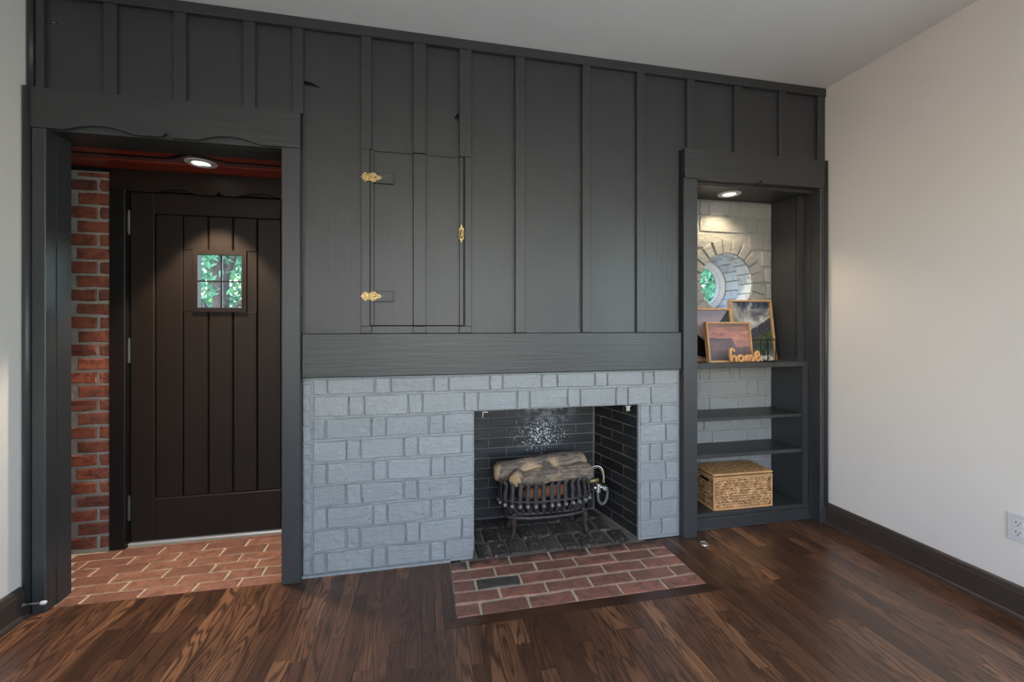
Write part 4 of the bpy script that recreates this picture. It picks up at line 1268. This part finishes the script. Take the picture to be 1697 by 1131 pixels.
# ------------------------------------------------------------------ fire grate, logs, gas fitting
GX, GY = 0.70, 0.205
def sup(a, ax, ay, e=2.6):
    c, s = math.cos(a), math.sin(a)
    return (math.copysign(abs(c) ** (2/e), c) * ax, math.copysign(abs(s) ** (2/e), s) * ay)
gr = tag(empty('fire_grate', (GX, GY, 0.008)), 'black cast iron basket grate with curved strap bars in the firebox', 'grate')
def oval(ax, ay, z, n=48, a0=0.0, a1=2*math.pi, closed=True):
    return [(GX + sup(a0 + (a1-a0)*i/n, ax, ay)[0], GY + sup(a0 + (a1-a0)*i/n, ax, ay)[1], z) for i in range(n + (0 if closed else 1))]
def ring(ax, ay, z, r, name, mat, flat=1.0):
    p = oval(ax, ay, z); p.append(p[0])
    MB().tube(p, r, 8, caps=False, flat=flat, up=(0, 0, 1)).build(name, mat, gr, smooth=True)
ring(0.250, 0.112, 0.138, 0.0095, 'base_rim', 'iron')
ring(0.232, 0.098, 0.156, 0.007, 'lower_ring', 'iron')
ring(0.262, 0.118, 0.228, 0.006, 'middle_ring', 'iron')
nb = 30
_n = 720
_acc = [0.0]
for _i in range(_n):
    _p, _q = sup(2*math.pi*_i/_n, 0.238, 0.104), sup(2*math.pi*(_i+1)/_n, 0.238, 0.104)
    _acc.append(_acc[-1] + math.hypot(_q[0]-_p[0], _q[1]-_p[1]))
def angle_at(frac):
    tgt = frac * _acc[-1]
    j = next(k for k in range(len(_acc)) if _acc[k] >= tgt)
    return 2 * math.pi * j / _n
for i in range(nb):
    a = angle_at((i + 0.5) / nb)
    pts = []
    for (k, z) in ((0.90, 0.150), (0.98, 0.168), (1.07, 0.193), (1.115, 0.225), (1.12, 0.255), (1.10, 0.285), (1.085, 0.308), (1.10, 0.322), (1.125, 0.327), (1.14, 0.320)):
        sx, sy = sup(a, 0.238 * k, 0.104 * k + 0.004)
        pts.append((GX + sx, GY + sy, z))
    dx, dy = sup(a, 1, 1)
    m = MB()
    # flat strap: narrow tube squashed along the outward direction
    m.tube(pts, 0.0125, 8, flat=0.34, up=(dx * 0.44, dy, 0.05))
    o = m.build('bar', 'iron', gr, smooth=True)
    if dy < 0.35:
        sx, sy = sup(a, 0.238 * 1.125, 0.104 * 1.125 + 0.008)
        nrm_ = Vector((dx * 0.44, dy, 0)).normalized()
        c = Vector((GX + sx, GY + sy, 0.204))
        m = MB().lathe([(0.0, 0.010), (0.007, 0.008), (0.0115, 0.002), (0.0115, -0.006)], (0, 0, 0), 'y', 10)
        q = nrm_.to_track_quat('Y', 'Z')
        m.v = [tuple(c + q @ Vector(p)) for p in m.v]
        m.build('rivet', 'worn_iron', o, smooth=True)
for k in range(6):
    xx = GX - 0.20 + 0.08 * k
    MB().box(xx - 0.008, xx + 0.008, GY - 0.088, GY + 0.088, 0.150, 0.160).build('floor_bar', 'iron', gr)
for (lx, ly) in ((-0.200, -0.062), (0.225, -0.055), (-0.19, 0.08), (0.19, 0.08)):
    sx = math.copysign(1, lx)
    pts = [(GX + lx * 0.9, GY + ly, 0.148), (GX + lx * 0.99, GY + ly - 0.002, 0.115), (GX + lx * 0.97, GY + ly * 1.02, 0.075), (GX + lx, GY + ly * 1.05, 0.035), (GX + lx + sx * 0.012, GY + ly * 1.1, 0.010)]
    MB().tube(pts, [0.020, 0.018, 0.014, 0.014, 0.020], 8).build('leg', 'rust', gr, smooth=True)

def log_mesh(p0, p1, r0, r1, bend, amp, seed, seg=20, n=22, squash=1.0):
    m = MB()
    p0, p1 = Vector(p0), Vector(p1)
    d = (p1 - p0); L = d.length; u = d.normalized()
    a = Vector((0, 0, 1)); a = (a - u * a.dot(u)).normalized(); b = u.cross(a)
    rings = []
    for i in range(n + 1):
        tt = i / n
        c = p0 + d * tt + a * (math.sin(math.pi * tt) * bend)
        r = r0 + (r1 - r0) * tt
        e = min(tt, 1 - tt) * L
        if e < 0.035: r *= 0.55 + 0.45 * math.sqrt(max(0.0, 1 - (1 - e / 0.035) ** 2))
        for j in range(seg):
            th = 2 * math.pi * j / seg
            dirv = a * math.cos(th) * squash + b * math.sin(th)
            q = c + dirv * r
            nz = noise.noise(q * 9 + Vector((seed, 0, 0))) * 0.8 + noise.noise(q * 26 + Vector((0, seed, 0))) * 0.45 + noise.noise(Vector((q.x * 10, q.y * 70, q.z * 70)) + Vector((seed,) * 3)) * 0.35
            m.v.append(tuple(q + dirv * (nz * amp)))
    for i in range(n):
        for j in range(seg):
            k = (j + 1) % seg
            m.f.append((i*seg + j, i*seg + k, (i+1)*seg + k, (i+1)*seg + j))
    m.f.append(tuple(reversed(range(seg)))); m.f.append(tuple(n*seg + j for j in range(seg)))
    return m
lg = log_mesh((0.408, 0.235, 0.352), (0.962, 0.255, 0.376), 0.056, 0.062, 0.006, 0.013, 3.1).build('log', 'bark', None, smooth=True)
tag(lg, 'long grey brown ceramic log lying on top of the grate', 'log')
st = log_mesh((0.545, 0.20, 0.358), (0.505, 0.112, 0.342), 0.036, 0.036, 0.0, 0.003, 9.0, 16, 8).build('branch_stub', 'bark', lg, smooth=True)
m = MB().lathe([(0.0, -0.003), (0.020, -0.002), (0.033, 0.002)], (0, 0, 0), 'y', 20)
q = Vector((-0.040, -0.092, -0.023)).normalized().to_track_quat('-Y', 'Z')
m.v = [tuple(q @ Vector((a, b, c * 1.1))) for a, b, c in m.v]
me = bpy.data.meshes.new('cut_face'); me.from_pydata(m.v, [], m.f); fix_normals(me); me.materials.append(M['cut'])
link('cut_face', me, Vector((0.5045, 0.1105, 0.3415)), st)
knot = MB().lathe([(0.026, 0.0), (0.030, 0.004), (0.034, 0.0)], (0, 0, 0), 'y', 20)
q = Vector((0.05, -0.62, 0.78)).normalized().to_track_quat('Y', 'Z')
knot.v = [tuple(Vector((0.795, 0.208, 0.414)) + q @ Vector((a, b, c * 0.75))) for a, b, c in knot.v]
knot.build('bark_knot', 'bark', lg, smooth=True)
l2 = log_mesh((0.535, 0.165, 0.318), (0.975, 0.172, 0.345), 0.042, 0.050, 0.012, 0.015, 7.7).build('log', 'bark', None, smooth=True)
tag(l2, 'shorter tan ceramic log in front, resting on the bar tips', 'log')
l3 = log_mesh((0.56, 0.165, 0.243), (0.82, 0.185, 0.252), 0.030, 0.030, 0.0, 0.006, 5.2, 14, 14).build('log', 'ember', None, smooth=True)
tag(l3, 'small orange ceramic log glimpsed behind the grate bars', 'log')

gv = tag(empty('gas_valve', (1.02, 0.215, 0.22)), 'brass and chrome gas valve with hoses beside the grate', 'gas valve')
MB().tube([(0.955, 0.215, 0.268), (1.000, 0.213, 0.272), (1.032, 0.212, 0.275)], 0.010, 12).build('brass_pipe', 'brass', gv, smooth=True)
m = MB().tube([(1.022, 0.195, 0.212), (1.022, 0.195, 0.262)], [0.018, 0.018], 14)
m.lathe([(0.0, -0.026), (0.013, -0.024), (0.015, -0.010), (0.015, 0.0)], (1.052, 0.180, 0.240), 'y', 14)
m.tube([(1.022, 0.195, 0.240), (1.052, 0.185, 0.240)], 0.010, 10)
m.tube([(1.000, 0.200, 0.235), (1.022, 0.195, 0.235)], 0.011, 10)
m.build('valve_body', 'chrome', gv)
def bez(P, n=24):
    out = []
    P = [Vector(p) for p in P]
    for i in range(len(P) - 1):
        p0 = P[max(i-1, 0)]; p1 = P[i]; p2 = P[i+1]; p3 = P[min(i+2, len(P)-1)]
        for k in range(n // (len(P) - 1) + 1):
            t_ = k / (n // (len(P) - 1) + 1)
            out.append(0.5 * ((2*p1) + (p2-p0)*t_ + (2*p0-5*p1+4*p2-p3)*t_*t_ + (3*p1-p0-3*p2+p3)*t_**3))
    out.append(P[-1])
    return out
MB().tube(bez([(1.018, 0.195, 0.215), (1.022, 0.190, 0.165), (1.040, 0.185, 0.143), (1.066, 0.185, 0.160), (1.078, 0.190, 0.205), (1.066, 0.195, 0.245)], 30), 0.0085, 10).build('hose', 'hose', gv, smooth=True)
MB().tube(bez([(0.978, 0.23, 0.330), (1.010, 0.225, 0.352), (1.045, 0.215, 0.350), (1.062, 0.205, 0.315), (1.062, 0.198, 0.258)], 28), 0.0035, 8).build('pilot_tube', 'chrome', gv, smooth=True)
MB().tube(bez([(0.985, 0.222, 0.322), (1.015, 0.218, 0.345), (1.040, 0.210, 0.342), (1.055, 0.200, 0.305), (1.050, 0.195, 0.262)], 28), 0.0022, 8).build('pilot_tube', 'brass', gv, smooth=True)
MB().lathe([(0.0, 0.022), (0.008, 0.020), (0.009, 0.0), (0.007, -0.03), (0.0, -0.032)], (0.972, 0.225, 0.330), 'z', 12).build('burner_tip', 'aged_steel', gv, smooth=True)

# damper clips under the lintel, and the iron pin at the hearth edge
for (cx_, cz_, flip, lab) in ((0.325, 0.747, 1, 'small steel screen hook under the lintel at the left'), (1.118, 0.747, -1, 'small steel screen bracket under the lintel at the right')):
    m = MB().cbox(cx_ - 0.014, cx_ + 0.016, 0.006, 0.026, cz_ - 0.006, cz_ + 0.0005, 0.001)
    if flip > 0:
        m.tube([(cx_ - 0.010, 0.010, cz_ - 0.004), (cx_ - 0.012, 0.006, cz_ - 0.016), (cx_ - 0.013, 0.006, cz_ - 0.028)], 0.0028, 8)
    else:
        m.cbox(cx_ - 0.013, cx_ + 0.010, 0.002, 0.012, cz_ - 0.030, cz_ - 0.005, 0.002)
        m.tube([(cx_ - 0.002, 0.001, cz_ - 0.018), (cx_ - 0.002, -0.003, cz_ - 0.018)], 0.006, 10)
        m.tube([(cx_ + 0.0, 0.006, cz_), (cx_ + 0.003, -0.002, cz_ + 0.012)], 0.002, 6)
    tag(m.build('screen_hook', 'chrome'), lab, 'hook', 'hooks under the fireplace lintel')
m = MB().tube([(0.262, -0.030, 0.0015), (0.2625, -0.030, 0.030), (0.264, -0.029, 0.060)], [0.0045, 0.004, 0.0035], 8)
m.lathe([(0.0, 0.004), (0.004, 0.003), (0.005, 0.0), (0.0, -0.002)], (0.264, -0.029, 0.060), 'z', 8)
tag(m.build('iron_pin', 'iron'), 'thin black iron pin standing at the left hearth corner', 'pin')

# ------------------------------------------------------------------ small fittings
ds = tag(empty('door_stop', (XL + 0.021, -0.060, 0.055)), 'rigid door stop with white tip on the left baseboard', 'door stop')
MB().lathe([(0.0, 0.0), (0.013, 0.0), (0.012, 0.006), (0.006, 0.011), (0.0042, 0.018), (0.0042, 0.062), (0.0, 0.062)], (XL + 0.0205, -0.060, 0.055), 'x', 16).build('rod', 'aged_steel', ds, smooth=True)
MB().lathe([(0.0, 0.060), (0.0065, 0.060), (0.0078, 0.064), (0.0078, 0.076), (0.0055, 0.080), (0.0, 0.081)], (XL + 0.0205, -0.060, 0.055), 'x', 16).build('tip', 'plastic', ds, smooth=True)
fc = tag(MB().lathe([(0.0, 0.004), (0.008, 0.0045), (0.009, 0.0035), (0.017, 0.003), (0.020, 0.006), (0.0245, 0.0058), (0.026, 0.0), (0.0, 0.0)], (1.511, -0.101, 0.0), 'z', 28).build('floor_flange', 'chrome', None), 'round chrome key valve plate set in the floor by the casing', 'floor plate')
m = MB().box(1.511 - 0.003, 1.511 + 0.003, -0.104, -0.098, 0.0035, 0.0075)
m.build('key_stem', 'aged_steel', fc)

oy, oz = -0.884, 0.3575
ol = tag(empty('wall_outlet', (XR, oy, oz)), 'white duplex wall outlet plate on the right wall', 'outlet')
hw, hh = 0.036, 0.0575
m = MB()
v0 = [(XR - 0.0002, oy - hw, oz - hh), (XR - 0.0002, oy + hw, oz - hh), (XR - 0.0002, oy + hw, oz + hh), (XR - 0.0002, oy - hw, oz + hh)]
v1 = [(XR - 0.0055, oy - hw + .003, oz - hh + .003), (XR - 0.0055, oy + hw - .003, oz - hh + .003), (XR - 0.0055, oy + hw - .003, oz + hh - .003), (XR - 0.0055, oy - hw + .003, oz + hh - .003)]
m.v = v0 + v1; m.f = [(0, 1, 2, 3), (4, 7, 6, 5)] + [(i, 4 + i, 4 + (i+1) % 4, (i+1) % 4) for i in range(4)]
m.build('cover_plate', 'plastic', ol)
for s_ in (1, -1):
    zc = oz + 0.0195 * s_
    pts = []
    for k in range(28):
        a = 2 * math.pi * k / 28
        yy = 0.0172 * math.cos(a); z_ = max(-0.0142, min(0.0142, 0.0172 * math.sin(a)))
        pts.append((oy + yy, zc + z_))
    f = MB().prism(pts, XR - 0.0075, XR - 0.0054, 'yz').build('receptacle', 'plastic_face', ol)
    for dy, w, h in ((0.0065, 0.0011, 0.0045), (-0.0065, 0.0011, 0.0038)):
        MB().box(XR - 0.0079, XR - 0.0074, oy + dy - w, oy + dy + w, zc + 0.004 - h, zc + 0.004 + h).build('slot', 'dark_slot', f)
    MB().lathe([(0.0, -0.0004), (0.0026, -0.0004), (0.0026, 0.0)], (XR - 0.0075, oy, zc - 0.0075), 'x', 10).build('slot', 'dark_slot', f)
MB().lathe([(0.0, -0.0012), (0.0028, -0.0008), (0.0032, 0.0)], (XR - 0.0055, oy, oz), 'x', 10).build('screw', 'plastic_face', ol)

# ------------------------------------------------------------------ things on the shelf
ST = 0.9672
def local_parent(name, loc, rz, rx=0.0):
    o = link(name, None, Vector(loc)); o.empty_display_size = 0.05
    o.rotation_euler = (rx, 0, rz)
    return o
def local_child(o, parent):
    """child built in the parent's own space"""
    o.parent = parent; o.matrix_parent_inverse = Matrix.Identity(4)
    return o
def picture_frame(loc, w, h, rz, lean, mat, label, depth=0.028, fw=0.011):
    r = local_parent('picture_frame', loc, rz, -lean)
    tag(r, label, 'picture', 'framed pictures on the top shelf')
    for (x0, x1, z0, z1) in ((-w/2, w/2, 0, fw), (-w/2, w/2, h - fw, h), (-w/2, -w/2 + fw, fw, h - fw), (w/2 - fw, w/2, fw, h - fw)):
        local_child(MB().cbox(x0, x1, 0, depth, z0, z1, 0.001).build('frame_rail', 'frame_wood'), r)
    local_child(MB().box(-w/2 + fw, w/2 - fw, depth * 0.45, depth * 0.55, fw, h - fw).build('print', mat), r)
    local_child(MB().box(-w/2 + fw, w/2 - fw, depth * 0.6, depth * 0.9, fw, h - fw).build('backing', 'frame_wood'), r)
    return r
picture_frame((1.848, 0.098, ST), 0.318, 0.246, math.radians(2), math.radians(8), 'pic_sunset', 'pink sunset mountain print in oak frame, front of the shelf')
picture_frame((2.112, 0.205, ST), 0.298, 0.392, math.radians(-4), math.radians(8), 'pic_clouds', 'tall storm cloud mountain print in oak frame beside the panel', 0.034)
picture_frame((1.755, 0.212, ST), 0.42, 0.335, math.radians(0), math.radians(8), 'pic_lake', 'lilac sky mountain print in oak frame half behind the casing', 0.030)

# "home" cut-out word
def word():
    S = {}
    S['h'] = [[(0.030, .062), (0.022, .074), (0.010, .076), (0.004, .064), (0.005, .040), (0.010, .012), (0.016, .006)], [(0.012, .010), (0.020, .030), (0.033, .036), (0.042, .028), (0.044, .012), (0.052, .005)]]
    S['o'] = [[(0.062, .012), (0.064, .030), (0.078, .036), (0.092, .028), (0.092, .012), (0.080, .004), (0.066, .010), (0.060, .020)], [(0.088, .030), (0.100, .030)]]
    S['m'] = [[(0.104, .034), (0.110, .018), (0.112, .006)], [(0.112, .010), (0.118, .030), (0.128, .034), (0.134, .022), (0.136, .006)], [(0.136, .010), (0.143, .030), (0.154, .034), (0.161, .022), (0.164, .008), (0.172, .006)]]
    S['e'] = [[(0.172, .016), (0.192, .026), (0.208, .040), (0.202, .056), (0.190, .054), (0.182, .036), (0.184, .014), (0.198, .005), (0.216, .014), (0.224, .026)]]
    return S
hw_ = local_parent('home_sign', (1.795, 0.058, ST), math.radians(2))
tag(hw_, 'honey wood cut out sign spelling home in script', 'sign')
for ch_, strokes in word().items():
    m = MB()
    for st_ in strokes:
        pts = bez([(x, 0, z + 0.0045) for x, z in st_], 26)
        m.tube(pts, 0.0082, 10, flat=1.35, up=(0, 1, 0))
    zmin = min(v[2] for v in m.v)
    m.v = [(v[0], v[1], max(v[2], 0.0)) for v in m.v]
    local_child(m.build('letter', 'home_wood', smooth=True), hw_)

# glass lantern terrarium
ln = local_parent('glass_terrarium', (2.072, 0.098, ST), math.radians(20))
tag(ln, 'small black edged glass terrarium with air plant and pebbles', 'terrarium')
hw2, hz = 0.046, 0.132
for sx in (-1, 1):
    for sy in (-1, 1):
        local_child(MB().box(sx*hw2 - .0025, sx*hw2 + .0025, sy*hw2 - .0025, sy*hw2 + .0025, 0, hz).build('post', 'lantern_metal'), ln)
for zz in (0.002, hz):
    for s_ in (-1, 1):
        local_child(MB().box(-hw2, hw2, s_*hw2 - .0025, s_*hw2 + .0025, zz - .002, zz + .002).build('rail', 'lantern_metal'), ln)
        local_child(MB().box(s_*hw2 - .0025, s_*hw2 + .0025, -hw2, hw2, zz - .002, zz + .002).build('rail', 'lantern_metal'), ln)
ap = (0, 0, 0.172)
cs = [(-hw2 - .004, -hw2 - .004, hz), (hw2 + .004, -hw2 - .004, hz), (hw2 + .004, hw2 + .004, hz), (-hw2 - .004, hw2 + .004, hz)]
for i in range(4):
    local_child(MB().tube([cs[i], ap], 0.0022, 6).build('roof_edge', 'lantern_metal'), ln)
    m = MB(); m.v = [cs[i], cs[(i+1) % 4], ap]; m.f = [(0, 1, 2)]
    local_child(m.build('roof_pane', 'glass'), ln)
    a, b = cs[i], cs[(i+1) % 4]
    a = (a[0]*.92, a[1]*.92, 0.003); b = (b[0]*.92, b[1]*.92, 0.003)
    m = MB().quad(a, b, (b[0], b[1], hz - .003), (a[0], a[1], hz - .003))
    local_child(m.build('pane', 'glass'), ln)
rl = random.Random(3)
for i in range(11):
    a = 2 * math.pi * i / 11; k = rl.uniform(0.018, 0.034)
    pts = [(0, 0, 0.030), (math.cos(a)*k*.4, math.sin(a)*k*.4, 0.055), (math.cos(a)*k*.9, math.sin(a)*k*.9, 0.080 + rl.uniform(-.012, .02)), (math.cos(a)*k*1.2, math.sin(a)*k*1.2, 0.092 + rl.uniform(-.015, .02))]
    local_child(MB().tube(pts, [0.005, 0.0045, 0.003, 0.0006], 6, flat=0.5).build('leaf', 'plant_leaf', smooth=True), ln)
m = MB()
for i in range(70):
    x_, y_ = rl.uniform(-.037, .037), rl.uniform(-.037, .037); r_ = rl.uniform(.005, .008)
    z_ = rl.uniform(0.006, 0.034)
    m.lathe([(0.0005, -r_ * .7), (r_ * .8, -r_ * .35), (r_, 0), (r_ * .8, r_ * .4), (0.0005, r_ * .7)], (x_, y_, z_), 'z', 7)
local_child(m.build('pebbles', 'pebble', smooth=True, kind='stuff'), ln)

# ------------------------------------------------------------------ woven basket
bw, bd, bh = 0.400, 0.205, 0.205
bs = local_parent('wicker_basket', (1.8925, 0.158, 0.0935), math.radians(-1.0))
tag(bs, 'lidded woven hyacinth basket on the bottom shelf', 'basket')
cx0, cx1, cy0, cy1 = -bw/2 + .012, bw/2 - .012, -bd/2 + .012, bd/2 - .012
m = MB().box(cx0, cx1, cy0, cy1, 0.004, bh)
local_child(m.build('core', 'weave_dark'), bs)
rw = random.Random(8)
def lump(m, c, u, v, nrm_, lu, lv, ln_):
    c = Vector(c); n0 = len(m.v)
    for (a, b, d) in ((-1, 0, 0), (-.55, .75, .25), (-.55, -.75, .25), (0, 0, 1.0), (.55, .75, .25), (.55, -.75, .25), (1, 0, 0)):
        m.v.append(tuple(c + u * (a * lu) + v * (b * lv) + nrm_ * (d * ln_)))
    m.f += [(n0, n0+3, n0+1), (n0, n0+2, n0+3), (n0+1, n0+3, n0+4), (n0+2, n0+5, n0+3), (n0+4, n0+3, n0+6), (n0+5, n0+6, n0+3)]
def weave_face(o, u, v, nrm_, wu, wv, rows, name, hole=None):
    m = MB()
    o, u, v, nrm_ = Vector(o), Vector(u), Vector(v), Vector(nrm_)
    st = 0.026
    for r in range(rows):
        q = 0.0
        zz = (r + 0.5) * wv / rows
        tilt = 0.22
        q = rw.uniform(0, st)
        while q < wu:
            if not (hole and abs(q - hole[0]) < hole[2] and abs(zz - hole[1]) < hole[3]):
                uu = (u * 1.0 + v * tilt * (1 if rw.random() < .92 else -1)).normalized()
                vv = nrm_.cross(uu)
                lump(m, o + u * q + v * (zz + rw.uniform(-.0012, .0012)), uu, vv, nrm_, st * rw.uniform(.66, .80), wv / rows * rw.uniform(.52, .60), rw.uniform(.009, .013))
            q += st * rw.uniform(.75, 1.0)
    return local_child(m.build(name, 'weave', smooth=True, kind='stuff', fix=False), bs)
weave_face((cx0, cy0, 0.012), (1, 0, 0), (0, 0, 1), (0, -1, 0), cx1 - cx0, bh - 0.032, 11, 'front_weave')
weave_face((cx0, cy1, 0.012), (0, -1, 0), (0, 0, 1), (-1, 0, 0), cy1 - cy0, bh - 0.032, 11, 'side_weave', ((cy1 - cy0) / 2, bh - 0.055, 0.038, 0.014))
weave_face((cx1, cy0, 0.012), (0, 1, 0), (0, 0, 1), (1, 0, 0), cy1 - cy0, bh - 0.032, 11, 'side_weave', ((cy1 - cy0) / 2, bh - 0.055, 0.038, 0.014))
local_child(MB().box(cx0 - 0.003, cx0 - 0.0005, -0.036, 0.036, bh - 0.056, bh - 0.030).build('handle_hole', 'dark_slot'), bs)
def cord(pts, r, name, parent=bs):
    # wrapped cord: a tube whose radius pulses with every turn of the wrapping
    pts = [Vector(p) for p in pts]
    out, rad = [], []
    for a, b in zip(pts[:-1], pts[1:]):
        k = max(2, int((b - a).length / 0.004))
        for i in range(k):
            out.append(a + (b - a) * i / k); rad.append(r * (1.0 if (len(out) % 3) else 0.80))
    out.append(pts[-1]); rad.append(r)
    return local_child(MB().tube(out, rad, 8).build(name, 'cord', smooth=True), parent)
ex, ey = bw/2 - .005, bd/2 - .005
for zz, nm in ((0.006, 'base_cord'), (bh - 0.014, 'rim_cord')):
    cord([(-ex, -ey, zz), (ex, -ey, zz), (ex, ey, zz), (-ex, ey, zz), (-ex, -ey, zz)], 0.0078, nm)
for sx in (-1, 1):
    for sy in (-1, 1):
        cord([(sx*ex, sy*ey, 0.010), (sx*ex, sy*ey, bh - 0.018)], 0.0062, 'corner_cord')
lid = local_child(MB().box(-ex, ex, -ey, ey, bh - 0.004, bh + 0.010).build('lid', 'weave_dark'), bs)
def lidchild(o):
    o.parent = bs; o.matrix_parent_inverse = Matrix.Identity(4); return o
cord([(-ex, -ey, bh + .005), (ex, -ey, bh + .005), (ex, ey, bh + .005), (-ex, ey, bh + .005), (-ex, -ey, bh + .005)], 0.0082, 'lid_cord')
m = MB()
for r in range(13):
    yy = -ey + 0.012 + r * (2*ey - 0.024) / 12
    q = -ex + 0.012
    while q < ex - 0.008:
        uu = (Vector((1, 0.5, 0))).normalized(); vv = Vector((0, 0, 1)).cross(uu)
        lump(m, (q, yy, bh + 0.009), uu, vv, Vector((0, 0, 1)), 0.0115, 0.0072, rw.uniform(.004, .007))
        q += 0.0145
local_child(m.build('lid_weave', 'weave', smooth=True, kind='stuff', fix=False), bs)

# ================================================================== OUTSIDE
tag(MB().box(-14, 18, 0.78, 22, -0.45, -0.30).build('lawn', 'lawn'), 'green lawn outside the house beyond the door', 'lawn', kind='structure')
def tree(name_label, base, trunk_pts, r, leaf, nleaf, centre, ext, seed, size=0.085, branches=()):
    rt = random.Random(seed)
    root = tag(empty('tree', base), name_label, 'tree', 'garden trees outside')
    MB().tube(bez(trunk_pts, 20), r, 10).build('trunk', 'trunk', root, smooth=True)
    for bpts, br in branches:
        k = bez(bpts, 16)
        MB().tube(k, [br * (1 - 0.6 * i / len(k)) for i in range(len(k))], 8).build('branch', 'trunk', root, smooth=True)
    m = MB()
    for i in range(nleaf):
        c = Vector((centre[0] + rt.gauss(0, .5) * ext[0], centre[1] + rt.gauss(0, .5) * ext[1], centre[2] + rt.gauss(0, .5) * ext[2]))
        # cluster the leaves
        cl = Vector((math.floor(c.x * 3) / 3, math.floor(c.y * 3) / 3, math.floor(c.z * 3) / 3))
        if noise.noise(cl * 1.7 + Vector((seed, 0, 0))) < -0.22: continue
        d = Vector((rt.gauss(0, 1), rt.gauss(0, 1), rt.gauss(-.4, .7))).normalized()
        a = d.orthogonal().normalized(); a.rotate(__import__('mathutils').Quaternion(d, rt.uniform(0, 6.28)))
        b = d.cross(a)
        s = size * rt.uniform(.6, 1.25)
        n0 = len(m.v)
        for (p, q_, o_) in ((-1, 0, 0), (-.2, .42, .06), (1, 0, -.1), (-.2, -.42, .06)):
            m.v.append(tuple(c + a * (p * s) + b * (q_ * s) + d * (o_ * s)))
        m.f += [(n0, n0+1, n0+2), (n0, n0+2, n0+3)]
    m.build('foliage', leaf, root, kind='stuff', fix=False)
    return root
G = -0.30
tree('leafy tree with forked dark trunk seen through the door panes', (-2.75, 4.4, G), [(-2.75, 4.4, G), (-2.72, 4.4, 0.8), (-2.66, 4.42, 1.6), (-2.70, 4.45, 3.2), (-2.6, 4.5, 4.2)], 0.10, 'leaf_a', 5200, (-2.7, 4.7, 2.5), (2.0, 1.2, 1.8), 1, 0.07,
     [([(-2.70, 4.40, 1.10), (-2.45, 4.35, 1.42), (-2.20, 4.3, 1.62), (-1.9, 4.3, 1.72)], 0.06), ([(-2.68, 4.42, 1.7), (-2.50, 4.4, 2.1), (-2.40, 4.4, 2.7)], 0.05), ([(-2.70, 4.42, 1.2), (-3.0, 4.4, 1.7), (-3.1, 4.4, 2.3)], 0.05)])
tree('bright green garden tree further off behind the door window', (-5.0, 9.6, G), [(-5.0, 9.6, G), (-4.9, 9.6, 2.0), (-5.0, 9.6, 4.6)], 0.14, 'leaf_b', 9000, (-5.0, 9.6, 2.5), (3.8, 1.3, 2.8), 2, 0.10)
tree('green shrubby tree seen through the round window', (6.0, 5.6, G), [(6.0, 5.6, G), (5.95, 5.6, 1.6), (6.0, 5.65, 3.4)], 0.10, 'leaf_a', 8000, (5.9, 5.7, 2.0), (1.9, 1.2, 2.0), 3, 0.075)
tree('tall bright tree behind the shrub beyond the round window', (8.6, 8.6, G), [(8.6, 8.6, G), (8.5, 8.6, 2.4), (8.6, 8.6, 5.2)], 0.15, 'leaf_b', 9000, (8.5, 8.6, 2.6), (3.6, 1.3, 3.0), 4, 0.11)
